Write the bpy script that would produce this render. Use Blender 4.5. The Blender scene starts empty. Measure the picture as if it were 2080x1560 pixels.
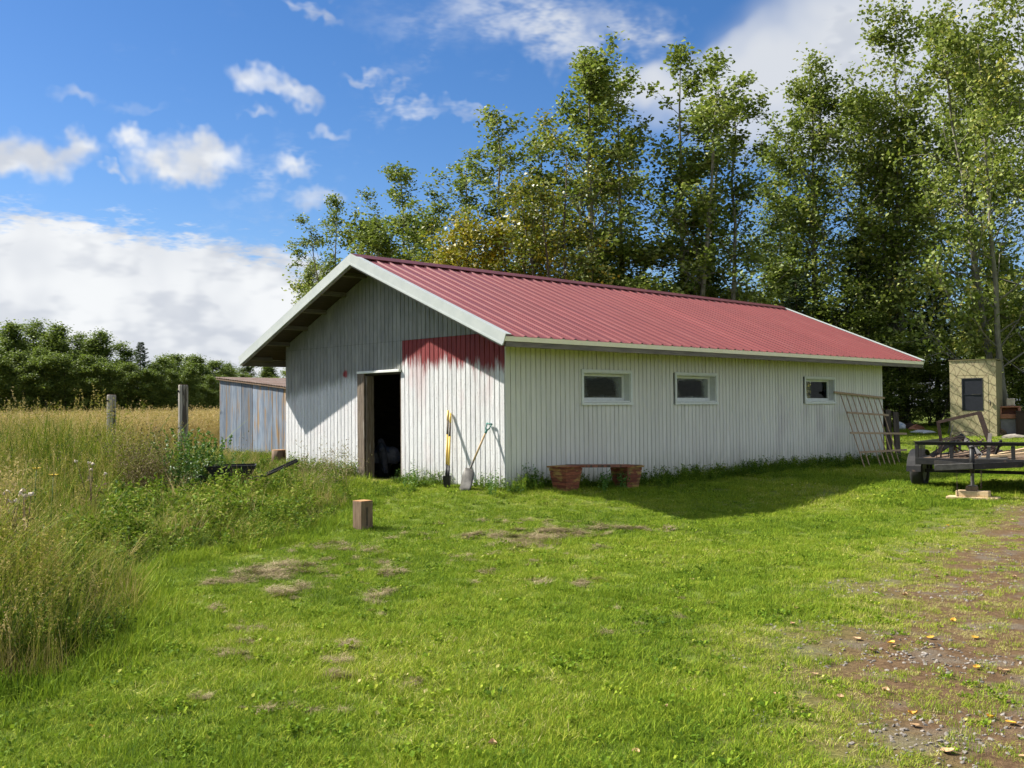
import bpy, bmesh, math, random
import numpy as np
from mathutils import Vector, Matrix
R = math.radians
rng = np.random.default_rng(7)
random.seed(7)
sc = bpy.context.scene
col = sc.collection

# ------------------------------------------------------------------ camera
CAM = np.array([12.4107, -11.8746, 1.2887])
F, YAW, PIT, ROLL = 2040.0, -0.80025, 0.025618, -0.00949
def _axes():
    cy, sy, cp, sp = math.cos(YAW), math.sin(YAW), math.cos(PIT), math.sin(PIT)
    fw = np.array([sy*cp, cy*cp, sp]); ri = np.array([cy, -sy, 0.0]); up = np.cross(ri, fw)
    r = math.cos(ROLL)*ri + math.sin(ROLL)*up; u = -math.sin(ROLL)*ri + math.cos(ROLL)*up
    return r, u, fw
AR, AU, AF = _axes()
cd = bpy.data.cameras.new('camera'); cam = bpy.data.objects.new('camera', cd); col.objects.link(cam)
cd.sensor_fit = 'HORIZONTAL'; cd.sensor_width = 36; cd.lens = 36*F/2080
cd.clip_start = 0.05; cd.clip_end = 3000
mw = Matrix(((AR[0], AU[0], -AF[0], CAM[0]), (AR[1], AU[1], -AF[1], CAM[1]), (AR[2], AU[2], -AF[2], CAM[2]), (0, 0, 0, 1)))
cam.matrix_world = mw
sc.camera = cam
def ray(x, y): return AR*(x-1040)/F - AU*(y-780)/F + AF
def at_depth(x, y, d): return CAM + d*ray(x, y)
def on_plane(x, y, ax, v):
    d = ray(x, y); return CAM + d*(v-CAM[ax])/d[ax]

# ------------------------------------------------------------------ light and exposure
SUN_D = np.array([0.662, 0.320, -0.678]); SUN_D /= np.linalg.norm(SUN_D)
sun = bpy.data.lights.new('sun', 'SUN'); sun.energy = 5.0; sun.angle = R(0.53); sun.color = (1.0, 0.945, 0.84)
so = bpy.data.objects.new('sun', sun); col.objects.link(so)
so.rotation_euler = Vector(SUN_D).to_track_quat('-Z', 'Y').to_euler(); so.location = (-20, -20, 30)
sc.view_settings.view_transform = 'Standard'; sc.view_settings.look = 'None'
sc.view_settings.gamma = 1.0; sc.view_settings.exposure = 1.12; sc.view_settings.use_curve_mapping = False
SKY_STRENGTH = 0.055
cy = sc.cycles
cy.use_denoising = True
try: cy.denoiser = 'OPENIMAGEDENOISE'
except Exception: pass
cy.use_adaptive_sampling = True; cy.adaptive_threshold = .02
cy.max_bounces = 5; cy.diffuse_bounces = 3; cy.glossy_bounces = 2; cy.transmission_bounces = 4; cy.transparent_max_bounces = 10
cy.caustics_reflective = False; cy.caustics_refractive = False

# ------------------------------------------------------------------ node helper
class NT:
    def __init__(s, tree): s.t = tree; s.n = tree.nodes; s.l = tree.links
    def new(s, ty, **kw):
        n = s.n.new(ty)
        for k, v in kw.items(): setattr(n, k, v)
        return n
    def put(s, sock, v):
        if v is None: return
        if isinstance(v, bpy.types.NodeSocket): s.l.new(v, sock)
        else: sock.default_value = v
    def math(s, op, a, b=None, c=None, clamp=False):
        n = s.new('ShaderNodeMath', operation=op, use_clamp=clamp)
        for i, v in enumerate((a, b, c)): s.put(n.inputs[i], v)
        return n.outputs[0]
    def vmath(s, op, a, b=None, sca=None):
        n = s.new('ShaderNodeVectorMath', operation=op)
        s.put(n.inputs[0], a); s.put(n.inputs[1], b)
        if sca is not None: s.put(n.inputs['Scale'], sca)
        return n.outputs['Value'] if op in ('DOT_PRODUCT', 'LENGTH') else n.outputs['Vector']
    def noise(s, vec, scale=5, detail=3, rough=.55, dist=0, col=False):
        n = s.new('ShaderNodeTexNoise'); s.put(n.inputs['Vector'], vec)
        n.inputs['Scale'].default_value = scale; n.inputs['Detail'].default_value = detail
        n.inputs['Roughness'].default_value = rough; n.inputs['Distortion'].default_value = dist
        return n.outputs['Color' if col else 'Fac']
    def step(s, v, a, b, lo=0.0, hi=1.0, kind='SMOOTHSTEP'):
        n = s.new('ShaderNodeMapRange', interpolation_type=kind)
        s.put(n.inputs[0], v)
        for i, x in enumerate((a, b, lo, hi)): s.put(n.inputs[i+1], x)
        return n.outputs[0]
    def mix(s, f, a, b, mode='MIX'):
        n = s.new('ShaderNodeMix', data_type='RGBA', blend_type=mode)
        s.put(n.inputs[0], f)
        for i, v in ((6, a), (7, b)):
            if isinstance(v, tuple) and len(v) == 3: v = (*v, 1)
            s.put(n.inputs[i], v)
        return n.outputs[2]
    def ramp(s, f, stops):
        n = s.new('ShaderNodeValToRGB'); e = n.color_ramp.elements
        while len(e) < len(stops): e.new(.5)
        for el, (p, c) in zip(e, stops): el.position = p; el.color = (*c, 1)
        s.put(n.inputs[0], f); return n.outputs[0]
    def attr(s, name, ty='GEOMETRY', out='Fac'):
        n = s.new('ShaderNodeAttribute', attribute_name=name, attribute_type=ty); return n.outputs[out]

# ------------------------------------------------------------------ sky with clouds
w = bpy.data.worlds.new('World'); sc.world = w; w.use_nodes = True
def build_world():
    t = NT(w.node_tree); t.n.clear()
    out = t.new('ShaderNodeOutputWorld'); bg = t.new('ShaderNodeBackground')
    sky = t.new('ShaderNodeTexSky', sky_type='NISHITA'); sky.sun_disc = False
    tosun = -SUN_D
    sky.sun_elevation = math.asin(tosun[2]); sky.sun_rotation = math.atan2(tosun[0], tosun[1])
    sky.air_density = 1.0; sky.dust_density = 0.35; sky.ozone_density = 2.2; sky.altitude = 300
    D = t.new('ShaderNodeTexCoord').outputs['Generated']
    D = t.vmath('NORMALIZE', D)
    sep = t.new('ShaderNodeSeparateXYZ'); t.put(sep.inputs[0], D); z = sep.outputs[2]
    w1 = t.vmath('SUBTRACT', t.noise(D, 9, 3, .6, col=True), (.5, .5, .5))
    w2 = t.vmath('SUBTRACT', t.noise(D, 48, 2, .65, col=True), (.5, .5, .5))
    sw = t.new('ShaderNodeSeparateXYZ'); t.put(sw.inputs[0], w1)
    Dw = t.vmath('ADD', D, t.vmath('SCALE', w1, sca=.060)); Dw = t.vmath('ADD', Dw, t.vmath('SCALE', w2, sca=.034))
    mp = t.new('ShaderNodeMapping'); t.put(mp.inputs['Vector'], D); mp.inputs['Scale'].default_value = (14, 14, 34)
    streak = t.noise(mp.outputs[0], 1.8, 3, .7)
    Ds = t.vmath('ADD', Dw, t.vmath('SCALE', w2, sca=.012))
    def blob(px, py, a, b, ang, amp, soft=.25, d=None, tex=None):
        c = ray(px, py); c = c/np.linalg.norm(c)
        t1 = np.cross(c, [0, 0, 1]); t1 /= np.linalg.norm(t1); t2 = np.cross(t1, c)
        ca, sa = math.cos(R(ang)), math.sin(R(ang))
        e1 = ca*t1+sa*t2; e2 = -sa*t1+ca*t2
        mpn = t.new('ShaderNodeMapping', vector_type='TEXTURE'); t.put(mpn.inputs['Vector'], d)
        mpn.inputs['Location'].default_value = tuple(c)
        rm = Matrix((tuple(e1), tuple(e2), tuple(np.cross(e1, e2)))).transposed()
        mpn.inputs['Rotation'].default_value = rm.to_euler(); mpn.inputs['Scale'].default_value = (1.12*a/F, 1.12*b/F, 9)
        gr = t.new('ShaderNodeTexGradient', gradient_type='SPHERICAL'); t.put(gr.inputs[0], mpn.outputs[0])
        m = t.step(gr.outputs['Fac'], 0, 1-math.sqrt(soft)*.9, 0, amp)
        if tex is not None: m = t.math('MULTIPLY', m, tex)
        return m
    parts = []
    for a in ((70, 312, 118, 46, 2, 1.0), (20, 318, 70, 44, 0, 1.0), (150, 300, 40, 34, 0, .9), (262, 298, 46, 25, 0, .9), (385, 325, 105, 46, 4, 1.0), (330, 345, 75, 34, 0, 1.0), (420, 318, 66, 42, -8, .95),
              (225, 357, 30, 12, 0, .55), (597, 338, 42, 26, 0, .85), (510, 175, 62, 32, -15, .8), (590, 195, 70, 28, -8, .75), (655, 405, 70, 24, -8, .55),
              (660, 268, 42, 16, 20, .45), (150, 205, 50, 16, -10, .4), (525, 247, 42, 14, -5, .42), (270, 235, 60, 14, 10, .15)):
        parts.append(blob(*a, soft=.0, d=Dw))
    tex = t.step(streak, .30, .70, .15, 1.0)
    for a in ((745, 148, 60, 20, 0, .45), (790, 180, 45, 16, 0, .4), (830, 232, 75, 22, 6, .5), (930, 228, 110, 18, -4, .35),
              (1000, 20, 160, 60, -22, .5), (1130, 70, 110, 70, -42, .8), (1215, 140, 70, 34, -55, .75), (1300, 80, 110, 46, -20, .75), (1230, 20, 130, 40, -10, .35),
              (640, 10, 70, 20, -15, .55), (860, 60, 160, 60, -10, .16), (540, 380, 60, 30, 60, .22)):
        parts.append(blob(*a, soft=.05, d=Ds, tex=tex))
    for a in ((1790, 40, 420, 190, 20, 1.0), (1560, 170, 270, 90, 10, .97), (1330, 190, 110, 44, 10, .8), (1420, 140, 130, 40, 35, .6), (2250, 120, 500, 330, 0, 1.0), (1700, 260, 260, 60, 0, .8)):
        parts.append(blob(*a, soft=.10, d=t.vmath('ADD', D, t.vmath('SCALE', w1, sca=.10))))
    # cloud bank below a slanted edge that goes on round the sky
    r1, r2 = ray(0, 418), ray(640, 530); nrm = np.cross(r1, r2); nrm /= np.linalg.norm(nrm)
    if np.dot(nrm, ray(300, 800)) < 0: nrm = -nrm
    mp2 = t.new('ShaderNodeMapping'); t.put(mp2.inputs['Vector'], D); mp2.inputs['Scale'].default_value = (22, 22, 75); mp2.inputs['Rotation'].default_value = (R(6), R(6), 0)
    n4 = t.noise(mp2.outputs[0], 1.3, 3, .68)
    n5 = t.math('ADD', sw.outputs[0], .5)
    side = t.vmath('DOT_PRODUCT', D, tuple(nrm))
    bank = t.step(t.math('ADD', side, t.math('ADD', t.math('MULTIPLY', t.math('SUBTRACT', n4, .5), .075), t.math('MULTIPLY', t.math('SUBTRACT', n5, .5), .022))), -.010, .016)
    parts.append(bank)
    # faint high wisps all over
    wisp = t.math('MULTIPLY', t.step(n5, .52, .72), t.step(streak, .46, .72, 0, .30))
    parts.append(wisp)
    # broken cloud added only outside the view, to lift the neutral fill light
    n6 = t.noise(t.vmath('MULTIPLY', D, (1, 1, 1.8)), 3.4, 3, .55)
    parts.append(t.math('MULTIPLY', t.step(n6, .42, .55), t.step(t.vmath('DOT_PRODUCT', D, tuple(AF)), .80, .66)))
    m = parts[0]
    for q in parts[1:]: m = t.math('ADD', m, t.math('MULTIPLY', q, t.math('SUBTRACT', 1.0, m)))
    m = t.math('MINIMUM', t.math('MAXIMUM', m, 0.0), 1.0)
    # cloud tone: white with soft grey hollows
    g1 = t.math('ADD', sw.outputs[2], .5)
    gl = t.noise(t.vmath('MULTIPLY', D, (1, 1, 2.2)), 13, 3, .6)
    grey = t.math('ADD', t.math('MULTIPLY', t.step(g1, .40, .62), .45), t.math('MULTIPLY', t.step(gl, .44, .60), .55))
    pr = ray(1850, 60); pr = pr/np.linalg.norm(pr)
    hi = t.step(t.vmath('DOT_PRODUCT', D, tuple(pr)), .90, .99, 0, .6)
    grey = t.math('MAXIMUM', t.math('MULTIPLY', grey, .85), hi)
    cc = t.mix(grey, (.425, .435, .445), (.255, .275, .315))
    hs = t.new('ShaderNodeHueSaturation'); t.put(hs.inputs['Color'], sky.outputs[0]); hs.inputs['Saturation'].default_value = 1.28
    skyc = t.mix(1.0, hs.outputs[0], (0.92, .95, 1.10), 'MULTIPLY')
    skyc = t.vmath('SCALE', skyc, sca=SKY_STRENGTH)
    final = t.mix(m, skyc, cc)
    t.put(bg.inputs[0], final); bg.inputs[1].default_value = 1.0
    t.l.new(bg.outputs[0], out.inputs[0])
build_world()
w.cycles.sampling_method = 'NONE'

# ------------------------------------------------------------------ materials
def mat(name):
    m = bpy.data.materials.new(name); m.use_nodes = True
    t = NT(m.node_tree); b = t.n['Principled BSDF']
    return m, t, b
def pos(t): return t.new('ShaderNodeNewGeometry').outputs['Position']
def objco(t): return t.new('ShaderNodeTexCoord').outputs['Object']
def orand(t): return t.new('ShaderNodeObjectInfo').outputs['Random']
def bump(t, b, h, strength=.3, dist=.01):
    n = t.new('ShaderNodeBump'); n.inputs['Strength'].default_value = strength; n.inputs['Distance'].default_value = dist
    t.put(n.inputs['Height'], h); t.l.new(n.outputs[0], b.inputs['Normal'])
def surf(name, c1, c2, stretch=(1, 1, 1), scale=8, rough=.7, bmp=.25, metal=0, c3=None, c3at=(.6, .75), coord='obj', var=.12, spec=.4):
    m, t, b = mat(name)
    v = objco(t) if coord == 'obj' else pos(t)
    rnd = orand(t)
    v = t.vmath('ADD', v, t.vmath('SCALE', (7.3, 3.1, 5.7), sca=rnd)) if coord == 'obj' else v
    mp = t.vmath('MULTIPLY', v, stretch)
    n = t.noise(mp, scale, 5, .62)
    c = t.mix(t.step(n, .3, .7), c1, c2)
    if c3 is not None:
        n2 = t.noise(mp, scale*.45, 4, .6)
        c = t.mix(t.step(n2, *c3at), c, c3)
    hv = t.new('ShaderNodeHueSaturation'); t.put(hv.inputs['Color'], c)
    t.put(hv.inputs['Value'], t.step(rnd, 0, 1, 1-var, 1+var, 'LINEAR'))
    t.l.new(hv.outputs[0], b.inputs['Base Color'])
    b.inputs['Roughness'].default_value = rough; b.inputs['Metallic'].default_value = metal
    b.inputs['Specular IOR Level'].default_value = spec
    if bmp: bump(t, b, t.noise(mp, scale*2.2, 5, .65), bmp)
    return m

def leafmat(name, ramp, rough=.45, trans=.3, noise_scale=.35, spec=.5, inst=False, amp=.25):
    """foliage: per-leaf tone from the 'br' attribute, slow drift of tone over the ground"""
    m, t, b = mat(name)
    f = t.attr('br')
    if inst: f = t.math('ADD', f, t.math('MULTIPLY', t.math('SUBTRACT', t.attr('tint', 'INSTANCER'), .5), 1.0))
    else: f = t.math('ADD', f, t.math('MULTIPLY', t.math('SUBTRACT', orand(t), .5), .18))
    f = t.math('ADD', f, t.math('MULTIPLY', t.math('SUBTRACT', t.noise(pos(t), noise_scale, 3, .6), .5), amp*2))
    c = t.ramp(f, ramp)
    t.put(b.inputs['Base Color'], c); b.inputs['Roughness'].default_value = rough; b.inputs['Specular IOR Level'].default_value = spec
    tr = t.new('ShaderNodeBsdfTranslucent'); t.put(tr.inputs['Color'], t.mix(.5, c, (.16, .22, .02)))
    mx = t.new('ShaderNodeMixShader'); mx.inputs[0].default_value = trans
    t.l.new(b.outputs[0], mx.inputs[1]); t.l.new(tr.outputs[0], mx.inputs[2])
    t.l.new(mx.outputs[0], t.n['Material Output'].inputs[0])
    return m

M = {}
# barn siding, front: white paint, a bare grey gable and a patch of old red
W = 7.01; BW = .125
def siding_front():
    m, t, b = mat('siding_front_paint')
    p = pos(t); s = t.new('ShaderNodeSeparateXYZ'); t.put(s.inputs[0], p); x, z = s.outputs[0], s.outputs[2]
    v = t.vmath('MULTIPLY', p, (9, 9, 1.0)); fine = t.noise(v, 3.0, 6, .68)
    v2 = t.vmath('MULTIPLY', p, (1.6, 1.6, .55)); broad = t.noise(v2, 1.5, 4, .6)
    speck = t.noise(t.vmath('MULTIPLY', p, (1.6, 1.6, 1)), 26, 5, .7)
    rag = t.math('ADD', t.math('MULTIPLY', t.math('SUBTRACT', fine, .5), .55), t.math('MULTIPLY', t.math('SUBTRACT', broad, .5), .5))
    white = t.mix(t.step(fine, .35, .75), (.70, .705, .715), (.55, .55, .565))
    white = t.mix(t.step(speck, .54, .72, 0, .8), white, (.38, .355, .35))
    white = t.mix(t.step(t.noise(p, 1.3, 4, .6), .55, .72, 0, .30), white, (.56, .46, .47))
    grey = t.mix(t.step(fine, .3, .7), (.175, .182, .172), (.27, .275, .26))
    grey = t.mix(t.step(broad, .5, .7, 0, .55), grey, (.34, .345, .325))
    grey = t.mix(t.step(speck, .6, .75, 0, .5), grey, (.07, .07, .07))
    red = t.mix(t.step(fine, .3, .75), (.17, .016, .018), (.25, .035, .035))
    red = t.mix(t.step(speck, .62, .74, 0, .45), red, (.42, .25, .24))
    # left of the door: grey above a ragged edge that drops towards the corner
    zg = t.math('ADD', t.math('MULTIPLY', t.math('ADD', x, 4.2), .13), 1.90)
    gl = t.step(t.math('ADD', t.math('SUBTRACT', z, zg), t.math('MULTIPLY', rag, .85)), -.10, .24)
    right = t.math('GREATER_THAN', x, -2.825)
    above = t.math('GREATER_THAN', z, 2.632)
    head = t.math('MULTIPLY', t.math('GREATER_THAN', x, -4.215), t.math('GREATER_THAN', z, 2.03))
    gm = t.math('MULTIPLY', t.math('MAXIMUM', gl, head), t.math('SUBTRACT', 1.0, right))
    gm = t.math('MAXIMUM', gm, above)
    wn = t.new('ShaderNodeTexWhiteNoise', noise_dimensions='1D'); t.put(wn.inputs['W'], t.math('FLOOR', t.math('DIVIDE', t.math('ADD', x, W), W/round(W/.125))))
    zr = t.math('ADD', t.math('ADD', t.math('MULTIPLY', t.math('ADD', x, 2.8), -.09), 2.10), t.math('MULTIPLY', wn.outputs['Value'], .24))
    rm = t.step(t.math('ADD', t.math('SUBTRACT', z, zr), t.math('MULTIPLY', rag, .95)), -.10, .16)
    rm = t.math('MULTIPLY', t.math('MULTIPLY', rm, right), t.math('SUBTRACT', 1.0, above))
    pk = t.math('MULTIPLY', t.math('MULTIPLY', right, t.step(z, .9, 2.1, 0, .45)), t.step(broad, .45, .65))
    c = t.mix(pk, white, (.50, .30, .30))
    c = t.mix(rm, c, red); c = t.mix(gm, c, grey)
    dotd = t.vmath('LENGTH', t.vmath('SUBTRACT', t.vmath('ADD', p, t.vmath('SCALE', t.vmath('SUBTRACT', t.noise(p, 12, 3, .5, col=True), (.5, .5, .5)), sca=.08)), (-4.72, 0, 2.05)))
    c = t.mix(t.step(dotd, .10, .05), c, (.24, .03, .035))
    # splash dirt low down
    c = t.mix(t.math('MULTIPLY', t.step(z, .55, .02), t.step(fine, .35, .7, .1, .6)), c, (.30, .28, .25))
    rn = t.step(orand(t), 0, 1, .93, 1.05, 'LINEAR')
    c = t.mix(1.0, c, t.vmath('SCALE', (1, 1, 1), sca=rn), 'MULTIPLY')
    t.put(b.inputs['Base Color'], c); b.inputs['Roughness'].default_value = .62; b.inputs['Specular IOR Level'].default_value = .35
    bump(t, b, t.math('ADD', t.math('MULTIPLY', fine, .6), speck), .55, .012)
    return m
M['front'] = siding_front()
def siding_side():
    m, t, b = mat('siding_side_paint')
    p = pos(t); s = t.new('ShaderNodeSeparateXYZ'); t.put(s.inputs[0], p); y, z = s.outputs[1], s.outputs[2]
    fine = t.noise(t.vmath('MULTIPLY', p, (9, 9, .8)), 3, 6, .66)
    broad = t.noise(t.vmath('MULTIPLY', p, (1, 1, .45)), 1.1, 4, .6)
    c = t.mix(t.step(fine, .35, .8), (.72, .70, .63), (.62, .605, .55))
    c = t.mix(t.math('MULTIPLY', t.step(broad, .52, .70, 0, .55), t.step(y, 3.0, 9.0)), c, (.50, .455, .45))
    c = t.mix(t.math('MULTIPLY', t.step(z, .6, -.15), t.step(fine, .3, .65, .15, .7)), c, (.30, .31, .22))
    dr = t.noise(t.vmath('MULTIPLY', p, (5, 5, .35)), 2.2, 5, .7); c = t.mix(t.step(dr, .54, .74, 0, .5), c, (.42, .40, .36)); c = t.mix(t.step(t.noise(p, 34, 4, .7), .62, .76, 0, .45), c, (.36, .34, .31))
    rn = t.step(orand(t), 0, 1, .94, 1.03, 'LINEAR')
    c = t.mix(1.0, c, t.vmath('SCALE', (1, 1, 1), sca=rn), 'MULTIPLY')
    t.put(b.inputs['Base Color'], c); b.inputs['Roughness'].default_value = .6
    bump(t, b, fine, .25, .006)
    return m
M['side'] = siding_side()
def roof_metal():
    m, t, b = mat('red_roof_metal')
    p = pos(t)
    n = t.noise(t.vmath('MULTIPLY', p, (1, 1, 1)), 1.2, 4, .6); f = t.noise(p, 30, 4, .7)
    c = t.mix(n, (.180, .040, .039), (.225, .053, .050)); c = t.mix(t.step(f, .62, .8, 0, .35), c, (.30, .09, .09))
    stk = t.noise(t.vmath('MULTIPLY', p, (.5, 9, .5)), 1.6, 4, .65); c = t.mix(t.step(stk, .5, .72, 0, .45), c, (.27, .085, .078)); c = t.mix(t.step(stk, .42, .28, 0, .35), c, (.12, .03, .03))
    c = t.mix(1.0, c, t.vmath('SCALE', (1, 1, 1), sca=t.step(orand(t), 0, 1, .92, 1.08, 'LINEAR')), 'MULTIPLY')
    t.put(b.inputs['Base Color'], c); t.put(b.inputs['Roughness'], t.step(f, .3, .7, .34, .46)); b.inputs['Specular IOR Level'].default_value = .6
    bump(t, b, t.noise(p, 2.2, 2, .5), .12, .02)
    return m
M['roof'] = roof_metal()
M['ridge'] = surf('maroon_ridge_metal', (.085, .018, .022), (.12, .026, .03), scale=3, rough=.5, bmp=.1)
M['trim'] = surf('pale_trim_metal', (.46, .50, .49), (.52, .555, .54), scale=4, rough=.42, bmp=.05)
M['eavetrim'] = surf('grass_tinted_white_trim', (.74, .68, .46), (.78, .72, .52), scale=4, rough=.45, bmp=.05)  # white metal; the yellow-green reflected from the grass is put into the colour
M['weathered'] = surf('weathered_wood', (.20, .175, .15), (.30, .27, .24), (1, 1, 1), 9, .85, .5, c3=(.10, .08, .065))
M['fascia'] = surf('grey_fascia_wood', (.12, .105, .085), (.19, .165, .135), (6, .5, 6), 5, .85, .4, c3=(.07, .06, .05))
M['deck'] = surf('dark_roof_boards', (.035, .024, .018), (.065, .046, .036), (6, .6, 6), 5, .85, .4)
M['jamb'] = surf('rough_brown_jamb', (.085, .062, .045), (.17, .135, .10), (8, 8, .8), 4, .85, .6, c3=(.25, .225, .19), c3at=(.58, .7))
M['window_white'] = surf('window_white_paint', (.74, .76, .72), (.66, .68, .64), scale=10, rough=.5, bmp=.1)
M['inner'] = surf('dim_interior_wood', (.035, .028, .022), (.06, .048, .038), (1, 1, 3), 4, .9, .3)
M['dirt'] = surf('bare_dirt', (.17, .12, .085), (.25, .19, .14), scale=14, rough=.95, bmp=.5, coord='pos')
def dusty_glass(name, dust, edge=True):
    m, t, b = mat(name)
    tc = t.new('ShaderNodeTexCoord').outputs['Object']
    s = t.new('ShaderNodeSeparateXYZ'); t.put(s.inputs[0], tc)
    n = t.noise(tc, 5, 4, .6); n2 = t.noise(tc, 40, 4, .7)
    ay = t.math('ABSOLUTE', t.math('DIVIDE', s.outputs[1], .60)); az = t.math('ABSOLUTE', t.math('DIVIDE', s.outputs[2], .25))
    e = t.math('ADD', t.math('MAXIMUM', ay, az), t.math('MULTIPLY', t.math('SUBTRACT', n, .5), .55))
    f = t.math('ADD', t.math('MULTIPLY', t.step(e, .55, 1.02), .8 if edge else .1), t.math('MULTIPLY', t.step(n2, .56, .76), .16))
    f = t.math('MULTIPLY', f, dust, clamp=True)
    t.put(b.inputs['Base Color'], (.26, .28, .25, 1)); b.inputs['Roughness'].default_value = .7
    gl = t.new('ShaderNodeBsdfGlossy'); gl.inputs['Roughness'].default_value = .03; gl.inputs['Color'].default_value = (.30, .32, .30, 1)
    tp = t.new('ShaderNodeBsdfTransparent'); tp.inputs['Color'].default_value = (.86, .9, .87, 1)
    fr = t.new('ShaderNodeFresnel'); fr.inputs['IOR'].default_value = 1.42
    mg = t.new('ShaderNodeMixShader'); t.put(mg.inputs[0], t.math('MULTIPLY', fr.outputs[0], t.math('SUBTRACT', 1.0, t.new('ShaderNodeNewGeometry').outputs['Backfacing']))); t.l.new(tp.outputs[0], mg.inputs[1]); t.l.new(gl.outputs[0], mg.inputs[2])
    mx = t.new('ShaderNodeMixShader'); t.put(mx.inputs[0], f); t.l.new(mg.outputs[0], mx.inputs[1]); t.l.new(b.outputs[0], mx.inputs[2])
    t.l.new(mx.outputs[0], t.n['Material Output'].inputs[0])
    return m
M['glass1'] = dusty_glass('dusty_glass', .8); M['glass2'] = dusty_glass('frosted_glass', 1.15); M['glass3'] = dusty_glass('clear_glass', .12, False)

# ------------------------------------------------------------------ mesh helpers
class MB:
    def __init__(s): s.v = []; s.f = []; s.a = []
    def add(s, vs, fs):
        o = len(s.v); s.v += [tuple(map(float, q)) for q in vs]; s.f += [tuple(i+o for i in q) for q in fs]; return s
    def box(s, a, b):
        (x0, y0, z0), (x1, y1, z1) = a, b
        return s.add([(x0, y0, z0), (x1, y0, z0), (x1, y1, z0), (x0, y1, z0), (x0, y0, z1), (x1, y0, z1), (x1, y1, z1), (x0, y1, z1)],
                     [(3, 2, 1, 0), (4, 5, 6, 7), (0, 1, 5, 4), (1, 2, 6, 5), (2, 3, 7, 6), (3, 0, 4, 7)])
    def bar(s, p, q, wd, ht, up=(0, 0, 1)):
        """square bar from p to q, width wd sideways, height ht along up"""
        p, q, up = (np.array(k, float) for k in (p, q, up)); d = q-p; d /= np.linalg.norm(d)
        sd = np.cross(d, up); sd /= np.linalg.norm(sd); u2 = np.cross(sd, d)
        c = [sd*wd/2*i+u2*ht/2*j for i, j in ((-1, -1), (1, -1), (1, 1), (-1, 1))]
        return s.add([p+k for k in c]+[q+k for k in c], [(3, 2, 1, 0), (4, 5, 6, 7), (0, 1, 5, 4), (1, 2, 6, 5), (2, 3, 7, 6), (3, 0, 4, 7)])
    def tube(s, pts, rad, n=8, cap=True):
        pts = [np.array(p, float) for p in pts]
        if not hasattr(rad, '__len__'): rad = [rad]*len(pts)
        o = len(s.v); ref = np.array([.31, .17, .93])
        for i, p in enumerate(pts):
            d = pts[min(i+1, len(pts)-1)]-pts[max(i-1, 0)]; d = d/(np.linalg.norm(d)+1e-9)
            if abs(d@ref) > .95: ref = np.array([.93, .31, .17])
            a = np.cross(d, ref); a /= np.linalg.norm(a); b = np.cross(d, a)
            for k in range(n):
                th = 2*math.pi*k/n; s.v.append(tuple(p+rad[i]*(math.cos(th)*a+math.sin(th)*b)))
        for i in range(len(pts)-1):
            for k in range(n):
                s.f.append((o+i*n+k, o+i*n+(k+1) % n, o+(i+1)*n+(k+1) % n, o+(i+1)*n+k))
        if cap:
            s.f.append(tuple(o+k for k in reversed(range(n)))); s.f.append(tuple(o+(len(pts)-1)*n+k for k in range(n)))
        return s
    def build(s, name, m=None, parent=None, smooth=False, loc=(0, 0, 0), bevel=0):
        me = bpy.data.meshes.new(name); me.from_pydata(s.v, [], s.f); me.update()
        bm = bmesh.new(); bm.from_mesh(me); bmesh.ops.recalc_face_normals(bm, faces=bm.faces)
        if bevel: bmesh.ops.bevel(bm, geom=list(bm.edges), offset=bevel, segments=1, affect='EDGES', clamp_overlap=True)
        bm.to_mesh(me); bm.free()
        if m: me.materials.append(m)
        if smooth:
            me.polygons.foreach_set('use_smooth', [True]*len(me.polygons))
        return link(name, me, parent, loc)
def link(name, me, parent=None, loc=(0, 0, 0), rot=None, scale=None):
    o = bpy.data.objects.new(name, me); col.objects.link(o); o.location = loc
    if rot is not None: o.rotation_euler = rot
    if scale is not None: o.scale = scale
    if parent: o.parent = parent
    return o
def tag(o, label=None, cat=None, group=None, kind=None):
    if label: o['label'] = label
    if cat: o['category'] = cat
    if group: o['group'] = group
    if kind: o['kind'] = kind
    return o
def thing(name, label, cat, loc=(0, 0, 0), rz=0, group=None):
    o = bpy.data.objects.new(name, None); col.objects.link(o); o.location = loc; o.rotation_euler = (0, 0, rz)
    o.empty_display_size = .2
    return tag(o, label, cat, group)
def npmesh(name, V, Fq, m=None, attrs=None, nside=4):
    """mesh straight from numpy arrays; Fq is (n, nside)"""
    me = bpy.data.meshes.new(name); V = np.asarray(V, np.float32); Fq = np.asarray(Fq, np.int32)
    me.vertices.add(len(V)); me.vertices.foreach_set('co', V.ravel())
    me.loops.add(Fq.size); me.loops.foreach_set('vertex_index', Fq.ravel())
    me.polygons.add(len(Fq)); me.polygons.foreach_set('loop_start', np.arange(0, Fq.size, nside, dtype=np.int32))
    me.update(calc_edges=True); me.validate()
    for k, a in (attrs or {}).items():
        at = me.attributes.new(k, 'FLOAT', 'POINT'); at.data.foreach_set('value', np.asarray(a, np.float32))
    if m: me.materials.append(m)
    return me

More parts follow.
